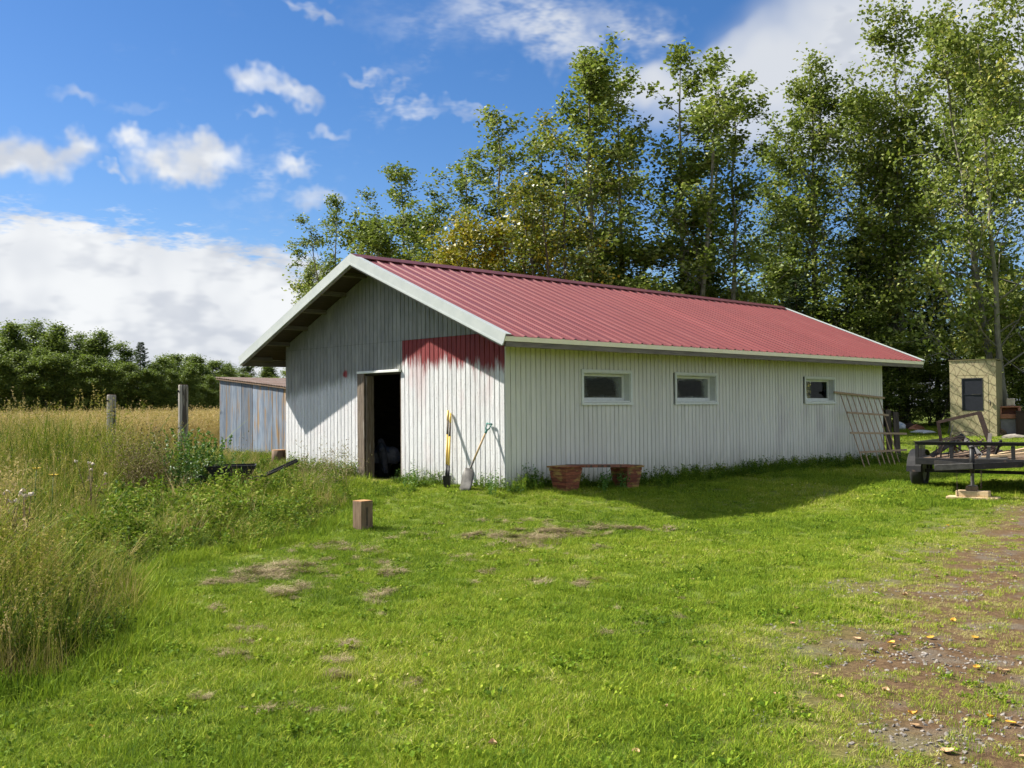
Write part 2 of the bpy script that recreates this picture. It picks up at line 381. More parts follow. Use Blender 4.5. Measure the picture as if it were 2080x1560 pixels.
# ------------------------------------------------------------------ ground shape
_ctl = np.array([
    (0, 0, -.06), (-3.5, -.2, -.07), (-7, 0, .04), (0, 7, -.13), (0, 14.2, -.2), (-7, 14, .05), (-3.5, 7, -.10),
    (1.0, 1.5, -.17), (1.2, 6, -.22), (1.2, 11, -.2), (12.4, -11.9, -.42), (3.5, .8, -.42), (3.6, 4, -.40), (4.2, 8.4, -.30), (5.4, 6.3, -.30), (4.1, 7.2, -.22),
    (1.0, -3.6, -.35), (-.8, -2.7, -.25), (-4, -2.5, -.16), (5, -8.6, -.43), (8, -4, -.43), (12, 2, -.42), (10, 9, -.32), (-1, 23, .2), (6, 20, .05), (-10, 25, .3),
    (-13, 2, .12), (-12, -6, -.08), (-4, -12, -.3), (-30, -12, -.05), (-40, 20, .2), (-10, 45, .5), (25, 40, .4),
    (-110, -20, .1), (-90, 90, .6), (40, 110, .8), (110, -20, -.2), (20, -110, -.4), (-100, -100, 0.), (120, 120, .6)], float)
def _tps():
    P = _ctl[:, :2]; n = len(P)
    d = np.linalg.norm(P[:, None]-P[None], axis=2); K = np.where(d > 0, d*d*np.log(d+1e-12), 0)+np.eye(n)*.5
    A = np.zeros((n+3, n+3)); A[:n, :n] = K; A[:n, n] = 1; A[:n, n+1:] = P; A[n, :n] = 1; A[n+1:, :n] = P.T
    return np.linalg.solve(A, np.r_[_ctl[:, 2], 0, 0, 0])
_W = _tps()
def gz(x, y):
    x = np.asarray(x, float); y = np.asarray(y, float); sh = x.shape; x = x.ravel(); y = y.ravel()
    P = _ctl[:, :2]; d = np.sqrt((x[:, None]-P[:, 0])**2+(y[:, None]-P[:, 1])**2)+1e-9
    z = (d*d*np.log(d))@_W[:len(P)]+_W[len(P)]+_W[len(P)+1]*x+_W[len(P)+2]*y
    r = np.hypot(x, y); k = np.clip((r-120)/120, 0, 1); z = z*(1-k)+.2*k
    z = z + .018*np.sin(x*1.9+1.3*np.sin(y*.8))*np.sin(y*1.7+.6)+.010*np.sin(x*4.3+y*1.1)*np.sin(y*3.7-x*.7)
    return z.reshape(sh)
def gz1(x, y): return float(gz(np.array([x]), np.array([y]))[0])
def G(u, v):
    d = ray(u, v); lo, hi = 1.0, None; t = 1.0
    while t < 400:
        p = CAM+d*t
        if p[2] < gz1(p[0], p[1]): hi = t; break
        lo = t; t *= 1.04
    if hi is None: return CAM+d*400
    for _ in range(30):
        md = (lo+hi)/2; p = CAM+d*md
        if p[2] < gz1(p[0], p[1]): hi = md
        else: lo = md
    return CAM+d*hi
def campx(x, y, z=0.):
    q = np.stack([np.asarray(x)-CAM[0], np.asarray(y)-CAM[1], np.zeros_like(np.asarray(x))+z-CAM[2]], -1)
    dp = q@AF; return 1040+F*(q@AR)/dp, 780-F*(q@AU)/dp, dp

# edges on the ground, found once from where the photograph shows them
def poly_sd(x, y, poly):
    """signed distance to a polygon, negative inside"""
    x = np.asarray(x, float); y = np.asarray(y, float); best = np.full(x.shape, 1e9); ins = np.zeros(x.shape, bool)
    n = len(poly)
    for i in range(n):
        a = poly[i]; b = poly[(i+1) % n]; ex, ey = b[0]-a[0], b[1]-a[1]
        tt = np.clip(((x-a[0])*ex+(y-a[1])*ey)/(ex*ex+ey*ey+1e-12), 0, 1)
        best = np.minimum(best, np.hypot(x-a[0]-tt*ex, y-a[1]-tt*ey))
        c = ((a[1] > y) != (b[1] > y)) & (x < (b[0]-a[0])*(y-a[1])/(b[1]-a[1]+1e-12)+a[0]); ins ^= c
    return np.where(ins, -best, best)
def vnoise(x, y, s, seed=0):
    r = np.random.default_rng(seed); z = np.zeros_like(np.asarray(x, float))
    for k in range(5):
        a = r.uniform(0, 2*math.pi); ph = r.uniform(0, 6.28, 2); f = s*r.uniform(.6, 1.9)
        z = z+np.sin((x*math.cos(a)+y*math.sin(a))*f+ph[0]+1.2*np.sin((-x*math.sin(a)+y*math.cos(a))*f*.8+ph[1]))
    return z/5
ROUGH_EDGE = [G(u, v)[:2] for u, v in ((-60, 1412), (70, 1402), (150, 1376), (225, 1335), (272, 1285), (282, 1235), (250, 1190), (262, 1160), (330, 1140), (450, 1122), (560, 1102), (640, 1078), (700, 1042), (728, 1010))]
ROUGH = [tuple(p) for p in ROUGH_EDGE]+[(-4.2, -.5), (-4.2, .5), (-7.0, .6), (-7.3, 16), (-14, 40), (-30, 60), (-100, 140), (-260, 60), (-260, -260), (-20, -160), (7.5, -16)]
LANE = [tuple(G(u, v)[:2]) for u, v in ((2060, 1012), (1955, 1060), (1850, 1120), (1730, 1190), (1630, 1270), (1570, 1340), (1580, 1430), (1640, 1600))]+[(13.2, -8.2), (20, -4), (18, 8), (9, 9)]
def rough_sd(x, y): return poly_sd(x, y, ROUGH)+.13*vnoise(x, y, 3.1, 3)+.10*vnoise(x, y, 7.3, 4)
def lane_m(x, y):
    s = poly_sd(x, y, LANE)+.40*vnoise(x, y, 2.3, 5)+.22*vnoise(x, y, 6.1, 9)
    return np.clip(.5-s/1.3, 0, 1)

def build_ground():
    def axis(c, fine, far):
        a = [0.]; s = fine
        while a[-1] < far:
            a.append(a[-1]+s)
            if a[-1] > 16: s *= 1.13
        a = np.array(a); return np.r_[-a[:0:-1], a]+c
    X = axis(3., .16, 900); Y = axis(-2., .16, 900)
    gx, gy = np.meshgrid(X, Y); z = gz(gx, gy)
    inb = (gx > -6.8) & (gx < -.2) & (gy > .2) & (gy < 13.8); z = np.where(inb, z-.12, z)
    V = np.stack([gx, gy, z], -1).reshape(-1, 3); nx, ny = len(X), len(Y)
    i = np.arange(nx*ny).reshape(ny, nx); Fq = np.stack([i[:-1, :-1], i[:-1, 1:], i[1:, 1:], i[1:, :-1]], -1).reshape(-1, 4)
    m, t, b = mat('ground_soil_and_thatch')
    p = pos(t); lane = t.attr('lane'); rough = t.attr('rough')
    n1 = t.noise(p, 1.4, 4, .6); n2 = t.noise(p, 22, 5, .7); n3 = t.noise(p, 90, 3, .7)
    gcol = t.mix(t.step(n2, .35, .68), (.085, .13, .014), (.165, .205, .03))
    gcol = t.mix(t.step(n1, .5, .7, 0, .4), gcol, (.15, .13, .06))
    soil = t.mix(t.step(n2, .3, .7), (.080, .046, .022), (.155, .098, .050))
    grav = t.mix(t.step(n3, .35, .7), (.10, .08, .058), (.22, .185, .14))
    soil = t.mix(t.step(t.noise(p, 2.1, 4, .6), .50, .66, 0, .75), soil, grav)
    c = t.mix(lane, gcol, soil)
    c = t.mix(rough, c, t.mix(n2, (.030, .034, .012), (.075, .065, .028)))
    t.put(b.inputs['Base Color'], c); b.inputs['Roughness'].default_value = .95; b.inputs['Specular IOR Level'].default_value = .2
    bump(t, b, t.math('ADD', n2, t.math('MULTIPLY', n3, .6)), .8, .02)
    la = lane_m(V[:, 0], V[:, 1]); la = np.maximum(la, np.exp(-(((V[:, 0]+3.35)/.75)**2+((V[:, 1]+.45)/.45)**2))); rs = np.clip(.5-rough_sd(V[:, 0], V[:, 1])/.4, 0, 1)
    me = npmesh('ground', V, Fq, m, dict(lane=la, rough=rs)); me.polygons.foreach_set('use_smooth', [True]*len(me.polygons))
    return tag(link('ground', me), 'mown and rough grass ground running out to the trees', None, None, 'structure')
build_ground()

# ------------------------------------------------------------------ barn
W, L, OF, OS, OB, ZR, ZE, ZF = 7.01, 14.0, .697, .735, .893, 4.276, 2.50, 2.312
HALF = W/2+OS; ALPHA = math.atan2(ZR-ZE, HALF); CA, SA = math.cos(ALPHA), math.sin(ALPHA); SL = HALF/CA
def slope(side, t, y, h):
    """point on a roof slope: t metres down from the ridge, h above the sheet"""
    return np.array([-W/2+side*(t*CA+h*SA), y, ZR-t*SA+h*CA])
def roof_z(x): return ZR-abs(x+W/2)*math.tan(ALPHA)
barn = thing('barn', 'long low white board barn with red metal gable roof and open doorway', 'barn')
def board_mesh(w_, d=.02, ch=.007):
    """vertical board of unit height, front face to -y"""
    h = w_/2
    pr = [(-h, 0), (-h, -d+ch), (-h+ch, -d), (h-ch, -d), (h, -d+ch), (h, 0)]
    v = [(x, y, z) for z in (0, 1) for x, y in pr]; n = 6
    f = [tuple(reversed(range(n))), tuple(range(n, 2*n))]+[(i, (i+1) % n, n+(i+1) % n, n+i) for i in range(n)]
    return MB().add(v, f)
def wall_front():
    y0 = .02
    holder = MB()
    dx0, dx1, dz = -4.0, -2.875, 2.0
    prof = [(-W, -.15), (dx0, -.15), (dx0, dz), (dx1, dz), (dx1, -.15), (0, -.15), (0, roof_z(0)-.10), (-W/2, ZR-.10), (-W, roof_z(0)-.10)]
    n = len(prof)
    v = [(x, y0, z) for x, z in prof]+[(x, y0+.09, z) for x, z in prof]
    holder.add(v, [(i, (i+1) % n, n+(i+1) % n, n+i) for i in range(n)])
    # triangulated faces by strips: left of door, above, right, gable
    for k in (0, n):
        q = lambda *a: tuple(i+k for i in a)
        holder.f += [q(0, 1, 2, 8), q(8, 2, 3, 6), q(3, 4, 5, 6), q(8, 6, 7)]
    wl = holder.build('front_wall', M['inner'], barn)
    nb = int(round(W/BW)); bw = W/nb
    for i in range(nb):
        xa = -W+i*bw; xb = xa+bw; xc = (xa+xb)/2; seam = 2.632
        g = .004
        gap = .0055
        # lower board
        z0 = -.12+.03*random.random(); z1 = seam-.003
        top = lambda x: roof_z(x)-.075
        def piece(za, zb_l, zb_r, d, red=False):
            h = bw/2-gap; ch = .007
            pr = [(-h, 0), (-h, -d+ch), (-h+ch, -d), (h-ch, -d), (h, -d+ch), (h, 0)]
            zt = lambda x: zb_l+(zb_r-zb_l)*(x+bw/2)/bw
            v = [(x, y, 0) for x, y in pr]+[(x, y, zt(x)-za) for x, y in pr]
            f = [tuple(reversed(range(6))), tuple(range(6, 12))]+[(k, (k+1) % 6, 6+(k+1) % 6, 6+k) for k in range(6)]
            MB().add(v, f).build('board', M['front'], wl, loc=(xc, y0-.001, za))
        if dx0-.22 < xc < dx1: lo = dz+.045
        else: lo = z0
        tl, tr = top(xa), top(xb)
        dep = .020+.003*random.random()
        if min(tl, tr) < seam+.05: piece(lo, min(tl, 9), min(tr, 9), dep)
        else:
            piece(lo, z1, z1, dep+(.004 if xc > -2.83 else 0)); piece(seam+.003, tl, tr, .017+.003*random.random())
    return wl
wall_front()
WIN = [(1.927, 3.396), (4.773, 6.275), (9.91, 11.405)]; WZ0, WZ1 = 1.365, 2.026
def wall_side():
    hb = MB(); x1 = -.02
    ys = [0.]
    for a, b in WIN: ys += [a+.045, b-.045]
    ys.append(L)
    zt = roof_z(0)-.10
    for i in range(0, len(ys), 2): hb.box((x1-.12, ys[i]+(.12 if i == 0 else 0), -.3), (x1, ys[i+1], zt))
    for a, b in WIN:
        hb.box((x1-.12, a+.045, -.3), (x1, b-.045, WZ0+.045)); hb.box((x1-.12, a+.045, WZ1-.045), (x1, b-.045, zt))
    wl = hb.build('side_wall', M['inner'], barn)
    nb = int(round(L/BW)); bw = L/nb
    base = board_mesh(bw-.013).build('board', M['side'], wl); me = base.data; first = True
    for i in range(nb):
        yc = (i+.5)*bw; spans = [(-.28, zt+.03)]
        for a, b in WIN:
            if a+.02 < yc < b-.02: spans = [(-.28, WZ0+.01), (WZ1-.01, zt+.03)]
        for a, b in spans:
            if first: o = base; first = False
            else: o = link('board', me, wl)
            o.location = (-.001-.003*random.random(), yc, a); o.rotation_euler = (0, 0, R(90)); o.scale = (1, 1, b-a)
    return wl
wall_side()
def windows():
    for k, (a, b) in enumerate(WIN):
        wn = MB()
        # deep reveal lining
        a2, b2, z0, z1 = a+.05, b-.05, WZ0+.05, WZ1-.05
        wn.box((-.17, a2, z0), (.024, a2+.02, z1)); wn.box((-.17, b2-.02, z0), (.024, b2, z1))
        wn.box((-.17, a2+.02, z1-.02), (.024, b2-.02, z1)); wn.box((-.17, a2+.02, z0), (.03, b2-.02, z0+.025))
        w_ = wn.build('window', M['window_white'], barn)
        tag(w_, ['window with dark dusty glass nearest the gable corner', 'window with milky frosted glass in the middle', 'window with clear glass nearest the trellis'][k])
        cs = MB(); t = .055
        cs.box((.020, a, WZ1-t), (.046, b, WZ1)); cs.box((.020, a-.012, WZ0-.005), (.060, b+.012, WZ0+t-.01))
        cs.box((.020, a, WZ0+t-.01), (.046, a+t, WZ1-t)); cs.box((.020, b-t, WZ0+t-.01), (.046, b, WZ1-t))
        cs.build('casing', M['window_white'], w_, bevel=.003)
        s = MB(); p0, p1, q0, q1 = a2+.022, b2-.022, z0+.027, z1-.022; r_ = .06
        s.box((-.15, p0, q1-r_*.8), (-.11, p1, q1)); s.box((-.15, p0, q0), (-.11, p1, q0+r_))
        s.box((-.15, p0, q0+r_), (-.11, p0+r_*.7, q1-r_*.8)); s.box((-.15, p1-r_, q0+r_), (-.11, p1, q1-r_*.8))
        s.build('sash', M['window_white'], w_, bevel=.003)
        yc, zc = (p0+p1)/2, (q0+q1)/2
        MB().box((-.134, p0+.03-yc, q0+.04-zc), (-.128, p1-.04-yc, q1-.04-zc)).build('pane', M['glass%d' % (k+1)], w_, loc=(0, yc, zc))
windows()
def rest_of_barn():
    zt = roof_z(0)-.10
    b = MB(); x0, x1 = -W, -W+.12
    b.box((x0, .12, -.3), (x1, L, zt))
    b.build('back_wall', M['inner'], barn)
    xo0, xo1 = on_plane(1633, 800, 1, L)[0], on_plane(1651, 800, 1, L)[0]
    ew = MB()
    def ext(pf):
        n = len(pf); ew.add([(x, L-.10, z) for x, z in pf]+[(x, L, z) for x, z in pf], [tuple(range(n)), tuple(range(n, 2*n))]+[(i, (i+1) % n, n+(i+1) % n, n+i) for i in range(n)])
    tz = lambda x: roof_z(x)-.1
    xa, xb = -W+.13, -.15; lo, hi_ = .7, 2.25
    def span(p, q, z0):
        pf = [(p, z0), (q, z0), (q, tz(q))]
        if p < -W/2 < q: pf.append((-W/2, ZR-.1))
        pf.append((p, tz(p))); ext(pf)
    span(xa, xo0, -.3); span(xo1, xb, -.3); ext([(xo0+.001, -.3), (xo1-.001, -.3), (xo1-.001, lo), (xo0+.001, lo)]); span(xo0+.001, xo1-.001, hi_)
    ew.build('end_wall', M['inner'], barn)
    MB().box((-W+.13, .12, -.16), (-.15, L-.11, -.12)).build('floor', M['dirt'], barn)
    # door frame
    j = MB(); j.box((-4.235, -.055, -.16), (-4.005, -.02, 2.035)); j.box((-4.0, -.02, -.16), (-3.955, .16, 1.99))
    j.build('door_jamb', M['jamb'], barn, bevel=.006)
    j = MB(); j.box((-2.92, .012, -.16), (-2.877, .16, 1.99)); j.build('door_jamb', M['jamb'], barn, bevel=.004)
    j = MB(); j.box((-4.24, -.065, 2.036), (-2.86, -.004, 2.085)); j.build('door_header', M['window_white'], barn, bevel=.005)
    # roof
    th = .006
    for side in (1, -1):
        rf = MB()
        d = [slope(side, t, y, h) for y in (-OF+.03, L+OB-.03) for t, h in ((0.02, -.028), (SL-.03, -.028), (SL-.03, -.05), (.02, -.05))]
        rf.add(d, [(0, 1, 2, 3), (4, 5, 6, 7), (0, 1, 5, 4), (1, 2, 6, 5), (2, 3, 7, 6), (3, 0, 4, 7)])
        rs = rf.build('roof_slope', M['deck'], barn)
        pw = .914; npan = 17; ya = -OF; span = (L+OB+OF)/npan
        pts = []
        for r_ in range(3):
            c = (r_+.5)*span/3
            if r_: pts += [(c-span/6-.012, 0), (c-span/6, .006), (c-span/6+.012, 0)]
            pts += [(c-.042, 0), (c-.016, .024), (c+.016, .024), (c+.042, 0)]
        pts = [(0.0006, 0)]+pts+[(span-.0006, 0)]
        loop = pts+[(y, h-th) for y, h in reversed(pts)]; n = len(loop)
        v = [slope(side, t, y, h-.012)-slope(side, 0, 0, 0) for t in (.0, SL+.02) for y, h in loop]
        f = [(i, (i+1) % n, n+(i+1) % n, n+i) for i in range(n)]
        m_ = len(pts)
        for k in (0, n):
            f += [(k+i, k+i+1, k+n-2-i, k+n-1-i) for i in range(m_-1)]
        base = MB().add(v, f).build('roof_panel', M['roof'], rs); me = base.data
        for i in range(npan):
            o = base if i == 0 else link('roof_panel', me, rs)
            o.location = slope(side, 0, ya+i*span, .0008*(i % 2))
        # screw heads in lines across the sheets
        sm = MB()
        for t in (.25, 1.05, 1.85, 2.65, 3.45, 4.25, SL-.12):
            for i in range(npan*3):
                y = ya+(i+.5)*span/3+.055
                p = slope(side, t, y, -.010); e = [slope(side, t+a*.008, y+b*.008, .0) for a, b in ((-1, -1), (1, -1), (1, 1), (-1, 1))]
                b_ = [slope(side, t+a*.011, y+b*.011, -.0125) for a, b in ((-1, -1), (1, -1), (1, 1), (-1, 1))]
                sm.add(b_+e, [(4, 5, 6, 7), (0, 1, 5, 4), (1, 2, 6, 5), (2, 3, 7, 6), (3, 0, 4, 7)])
        tag(sm.build('roof_screws', M['ridge'], rs), kind='stuff')
        # trims on both gable ends
        for ye, sg in ((-OF, -1), (L+OB, 1)):
            tm = MB()
            for (ya_, yb_, ha, hb) in ((ye+sg*.002, ye+sg*.022, -.17, .034), (ye-sg*.11, ye+sg*.001, .018, .032)):
                q = [slope(side, t, y, h) for t in (-.0 if True else 0, SL+.04) for y, h in ((ya_, ha), (yb_, ha), (yb_, hb), (ya_, hb))]
                # mitre at the ridge: vertical cut
                for i, (y, h) in enumerate(((ya_, ha), (yb_, ha), (yb_, hb), (ya_, hb))):
                    q[i] = np.array([-W/2, y, ZR+h/CA])
                tm.add(q, [(0, 1, 2, 3), (4, 5, 6, 7), (0, 1, 5, 4), (1, 2, 6, 5), (2, 3, 7, 6), (3, 0, 4, 7)])
            # raised bead along the lower edge
            q = [slope(side, t, y, h) for t in (0, SL+.04) for y, h in ((ye+sg*.0225, -.165), (ye+sg*.034, -.165), (ye+sg*.034, -.135), (ye+sg*.0225, -.135))]
            for i, (y, h) in enumerate(((ye+sg*.0225, -.165), (ye+sg*.034, -.165), (ye+sg*.034, -.135), (ye+sg*.0225, -.135))): q[i] = np.array([-W/2, y, ZR+h/CA])
            tm.add(q, [(0, 1, 2, 3), (4, 5, 6, 7), (0, 1, 5, 4), (1, 2, 6, 5), (2, 3, 7, 6), (3, 0, 4, 7)])
            tm.build('rake_trim', M['trim'], barn)
            # wooden barge board behind, a touch lower
            bb = MB(); q = [slope(side, t, y, h) for t in (0, SL-.02) for y, h in ((ye-sg*.03, -.20), (ye+sg*.0, -.20), (ye+sg*.0, -.052), (ye-sg*.03, -.052))]
            for i, h in enumerate((-.20, -.20, -.052, -.052)): q[i][0] = -W/2; q[i][2] = ZR+h/CA
            bb.add(q, [(0, 1, 2, 3), (4, 5, 6, 7), (0, 1, 5, 4), (1, 2, 6, 5), (2, 3, 7, 6), (3, 0, 4, 7)])
            bb.build('barge_board', M['weathered'], barn)
        # eave: drip trim and weathered fascia
        ex = -W/2+side*HALF
        e = MB(); e.box((min(ex, ex+side*.012), -OF-.01, ZE-.10), (max(ex, ex+side*.012), L+OB, ZE-.018)); e.build('eave_trim', M['eavetrim'], barn)
        e = MB(); e.box((min(ex-side*.035, ex-side*.002), -OF+.035, ZF), (max(ex-side*.035, ex-side*.002), L+OB-.035, ZE-.05)); e.build('fascia', M['fascia'], barn)
        # lookouts from the gable wall to the barge board, front and far
        for t in np.arange(.55, SL, .78):
            for y0, y1 in ((-OF+.034, .0), (L+.001, L+OB-.034)):
                q = [slope(side, t+dt, y, h) for y in (y0, y1) for dt, h in ((-.02, -.14), (.02, -.14), (.02, -.0515), (-.02, -.0515))]
                MB().add(q, [(0, 1, 2, 3), (4, 5, 6, 7), (0, 1, 5, 4), (1, 2, 6, 5), (2, 3, 7, 6), (3, 0, 4, 7)]).build('lookout', M['fascia'], barn)
        # rafter tails under the long eaves
        for y in np.arange(.6, L, 1.2):
            t0 = (W/2+.02)/CA
            q = [slope(side, t, yy, h) for t in (t0, SL-.06) for yy, h in ((y-.02, -.15), (y+.02, -.15), (y+.02, -.0515), (y-.02, -.0515))]
            MB().add(q, [(0, 1, 2, 3), (4, 5, 6, 7), (0, 1, 5, 4), (1, 2, 6, 5), (2, 3, 7, 6), (3, 0, 4, 7)]).build('rafter_tail', M['weathered'], barn)
    # ridge cap with closed ends over the ribs
    rc = MB(); a, b_ = -OF+.005, L+OB-.005
    prof = [(-1, .20, .016), (-1, .0, .030), (1, .0, .030), (1, .20, .016)]
    top = [slope(-1, .21, 0, .014), slope(-1, .21, 0, .030), np.array([-W/2, 0, ZR+.045]), slope(1, .21, 0, .030), slope(1, .21, 0, .014), np.array([-W/2, 0, ZR+.020])]
    v = [(p[0], y, p[2]) for y in (a, b_) for p in top]; n = 6
    rc.add(v, [(i, (i+1) % n, n+(i+1) % n, n+i) for i in range(n)]+[(0, 1, 2, 5), (2, 3, 4, 5), (6, 7, 8, 11), (8, 9, 10, 11)])
    rc.build('ridge_cap', M['ridge'], barn)
rest_of_barn()

# ------------------------------------------------------------------ scatter: one "stuff" object of many small instances
def scatter(name, label, pts, rz, scl, idx, protos, tint, tilt=.12):
    n = len(pts); me = bpy.data.meshes.new(name); me.vertices.add(n); me.vertices.foreach_set('co', np.asarray(pts, np.float32).ravel())
    rot = np.stack([rng.normal(0, tilt, n), rng.normal(0, tilt, n), rz], -1)
    def at(k, ty, d):
        a = me.attributes.new(k, ty, 'POINT')
        if ty == 'FLOAT_VECTOR': a.data.foreach_set('vector', np.asarray(d, np.float32).ravel())
        else: a.data.foreach_set('value', np.asarray(d, np.int32 if ty == 'INT' else np.float32))
    at('rot', 'FLOAT_VECTOR', rot); at('idx', 'INT', idx); at('tint', 'FLOAT', tint)
    scl = np.asarray(scl, float)
    at('scl', 'FLOAT_VECTOR', scl if scl.ndim == 2 else np.stack([scl]*3, -1))
    ob = link(name, me)
    ng = bpy.data.node_groups.new(name, 'GeometryNodeTree')
    ng.interface.new_socket('Geometry', in_out='INPUT', socket_type='NodeSocketGeometry'); ng.interface.new_socket('Geometry', in_out='OUTPUT', socket_type='NodeSocketGeometry')
    N = ng.nodes; Lk = ng.links
    gi = N.new('NodeGroupInput'); go = N.new('NodeGroupOutput'); ip = N.new('GeometryNodeInstanceOnPoints'); jn = N.new('GeometryNodeJoinGeometry')
    for p in reversed(protos):
        oi = N.new('GeometryNodeObjectInfo'); oi.inputs['Object'].default_value = p
        g2 = N.new('GeometryNodeGeometryToInstance'); Lk.new(oi.outputs['Geometry'], g2.inputs[0]); Lk.new(g2.outputs[0], jn.inputs[0])
    def na(k, ty):
        a = N.new('GeometryNodeInputNamedAttribute'); a.data_type = ty; a.inputs['Name'].default_value = k
        return a.outputs['Attribute']
    e = N.new('FunctionNodeEulerToRotation'); Lk.new(na('rot', 'FLOAT_VECTOR'), e.inputs[0])
    Lk.new(gi.outputs[0], ip.inputs['Points']); Lk.new(jn.outputs[0], ip.inputs['Instance'])
    ip.inputs['Pick Instance'].default_value = True; Lk.new(na('idx', 'INT'), ip.inputs['Instance Index'])
    Lk.new(e.outputs[0], ip.inputs['Rotation']); Lk.new(na('scl', 'FLOAT_VECTOR'), ip.inputs['Scale'])
    Lk.new(ip.outputs[0], go.inputs[0])
    md = ob.modifiers.new('scatter', 'NODES'); md.node_group = ng
    return tag(ob, label, None, None, 'stuff')
def proto(name, me):
    return bpy.data.objects.new(name, me)      # source mesh for scatter, never linked to the scene

def blades(n, rad, h0, h1, w0, lean, seed, curl=.5, segs=2, brd=(0, 1), flat=0):
    """a tuft of tapering grass blades"""
    r = np.random.default_rng(seed)
    a = r.uniform(0, 6.283, n); q = rad*np.sqrt(r.uniform(0, 1, n)); bx, by = q*np.cos(a), q*np.sin(a)
    h = r.uniform(h0, h1, n); wd = w0*r.uniform(.7, 1.3, n); az = r.uniform(0, 6.283, n); le = np.abs(r.normal(0, lean, n))+flat
    dx, dy = np.cos(az), np.sin(az); fx, fy = -dy, dx
    tw = r.uniform(-.6, .6, n); fx, fy = fx*np.cos(tw)-fy*np.sin(tw), fx*np.sin(tw)+fy*np.cos(tw)
    V = []; 
    for k in range(segs+1):
        s = k/segs; off = h*(le*s+curl*le*s*s); zz = h*s*np.sqrt(np.clip(1-(le*.6*s)**2, .15, 1))
        wk = wd*(1-s**1.6)*.5
        cx, cy_ = bx+dx*off, by+dy*off
        if k < segs:
            V.append(np.stack([cx-fx*wk, cy_-fy*wk, zz], -1)); V.append(np.stack([cx+fx*wk, cy_+fy*wk, zz], -1))
        else: V.append(np.stack([cx, cy_, zz], -1))
    m_ = len(V); V = np.stack(V, 1).reshape(-1, 3); b0 = (np.arange(n)*m_)[:, None]
    T = []
    for k in range(segs-1):
        T += [b0+np.array([[2*k, 2*k+1, 2*k+3]]), b0+np.array([[2*k, 2*k+3, 2*k+2]])]
    T.append(b0+np.array([[2*segs-2, 2*segs-1, 2*segs]]))
    return V, np.concatenate(T), np.repeat(r.uniform(*brd, n), m_)
def leaves(C, size, seed, asp=.55, up=.5, brv=None, jit=.2, droop=0.):
    """kite-shaped leaves at points C"""
    r = np.random.default_rng(seed); n = len(C)
    nrm = r.normal(0, 1, (n, 3)); nrm[:, 2] = np.abs(nrm[:, 2])+up; nrm /= np.linalg.norm(nrm, axis=1)[:, None]
    d = r.normal(0, 1, (n, 3)); d[:, 2] -= droop; d -= (d*nrm).sum(1)[:, None]*nrm; d /= np.linalg.norm(d, axis=1)[:, None]
    sd = np.cross(nrm, d); s = (size*r.uniform(.65, 1.25, n))[:, None]
    fold = nrm*s*.12
    V = np.stack([C-d*s*.5, C+sd*s*asp*.5-d*s*.08+fold, C+d*s*.5, C-sd*s*asp*.5-d*s*.08+fold], 1).reshape(-1, 3)
    b0 = (np.arange(n)*4)[:, None]
    Fq = b0+np.array([[0, 1, 2, 3]])
    br = (r.uniform(0, 1, n) if brv is None else np.clip(brv+r.normal(0, jit, n), 0, 1)); br = np.repeat(br, 4)
    return V, Fq, br
def tri2(q): return np.concatenate([q[:, [0, 1, 2]], q[:, [0, 2, 3]]])
def merge(*gs):
    V = []; T = []; B = []; o = 0
    for v, f, b in gs:
        if f.shape[1] == 4: f = tri2(f)
        V.append(v); T.append(f+o); B.append(b); o += len(v)
    return np.concatenate(V), np.concatenate(T), np.concatenate(B)
def stalks(n, rad, h0, h1, r0, lean, seed, head=None, brd=(.6, 1)):
    """thin stems with feathery seed heads"""
    V, T, B = blades(n, rad, h0, h1, r0, lean, seed, .6, 3, brd)
    gs = [(V, T, B)]
    if head:
        tips = V.reshape(n, -1, 3)[:, -1]; low = V.reshape(n, -1, 3)[:, -3]; r = np.random.default_rng(seed+1); C = []; 
        for k in range(head[0]):
            s = r.uniform(.0, head[1], n)[:, None]; d = (tips-low); d /= np.linalg.norm(d, axis=1)[:, None]
            C.append(tips-d*s+r.normal(0, head[2]*.25, (n, 3)))
        C = np.concatenate(C); gs.append(leaves(C, head[2], seed+2, .35, .1, brv=np.full(len(C), (brd[0]+brd[1])/2), jit=.1, droop=-1.2))
    return merge(*gs)
def weed(n, h, lsize, seed, nl=14, spread=.16, brd=(.1, .7), asp=.45, leanv=.25):
    """leafy stems"""
    r = np.random.default_rng(seed)
    gs = []; C = []; 
    V, T, B = blades(n, spread*.5, h*.6, h, .008, leanv, seed, .5, 3, (.35, .6)); gs.append((V, T, B))
    st = V.reshape(n, 7, 3); path = np.stack([(st[:, 0]+st[:, 1])/2, (st[:, 2]+st[:, 3])/2, (st[:, 4]+st[:, 5])/2, st[:, 6]], 1)
    for k in range(nl):
        s = r.uniform(.15, 1, n)*3; i = np.minimum(s.astype(int), 2); f = (s-i)[:, None]
        p = path[np.arange(n), i]*(1-f)+path[np.arange(n), i+1]*f
        az = r.uniform(0, 6.28, n); C.append(p+np.stack([np.cos(az), np.sin(az), r.normal(0, .3, n)], -1)*lsize*.5)
    C = np.concatenate(C); gs.append(leaves(C, lsize, seed+5, asp, .5, brv=np.full(len(C), sum(brd)/2), jit=(brd[1]-brd[0])/2))
    return merge(*gs)
def pm(name, g, m): return proto(name, npmesh(name, g[0], g[1], m, dict(br=g[2]), 3))

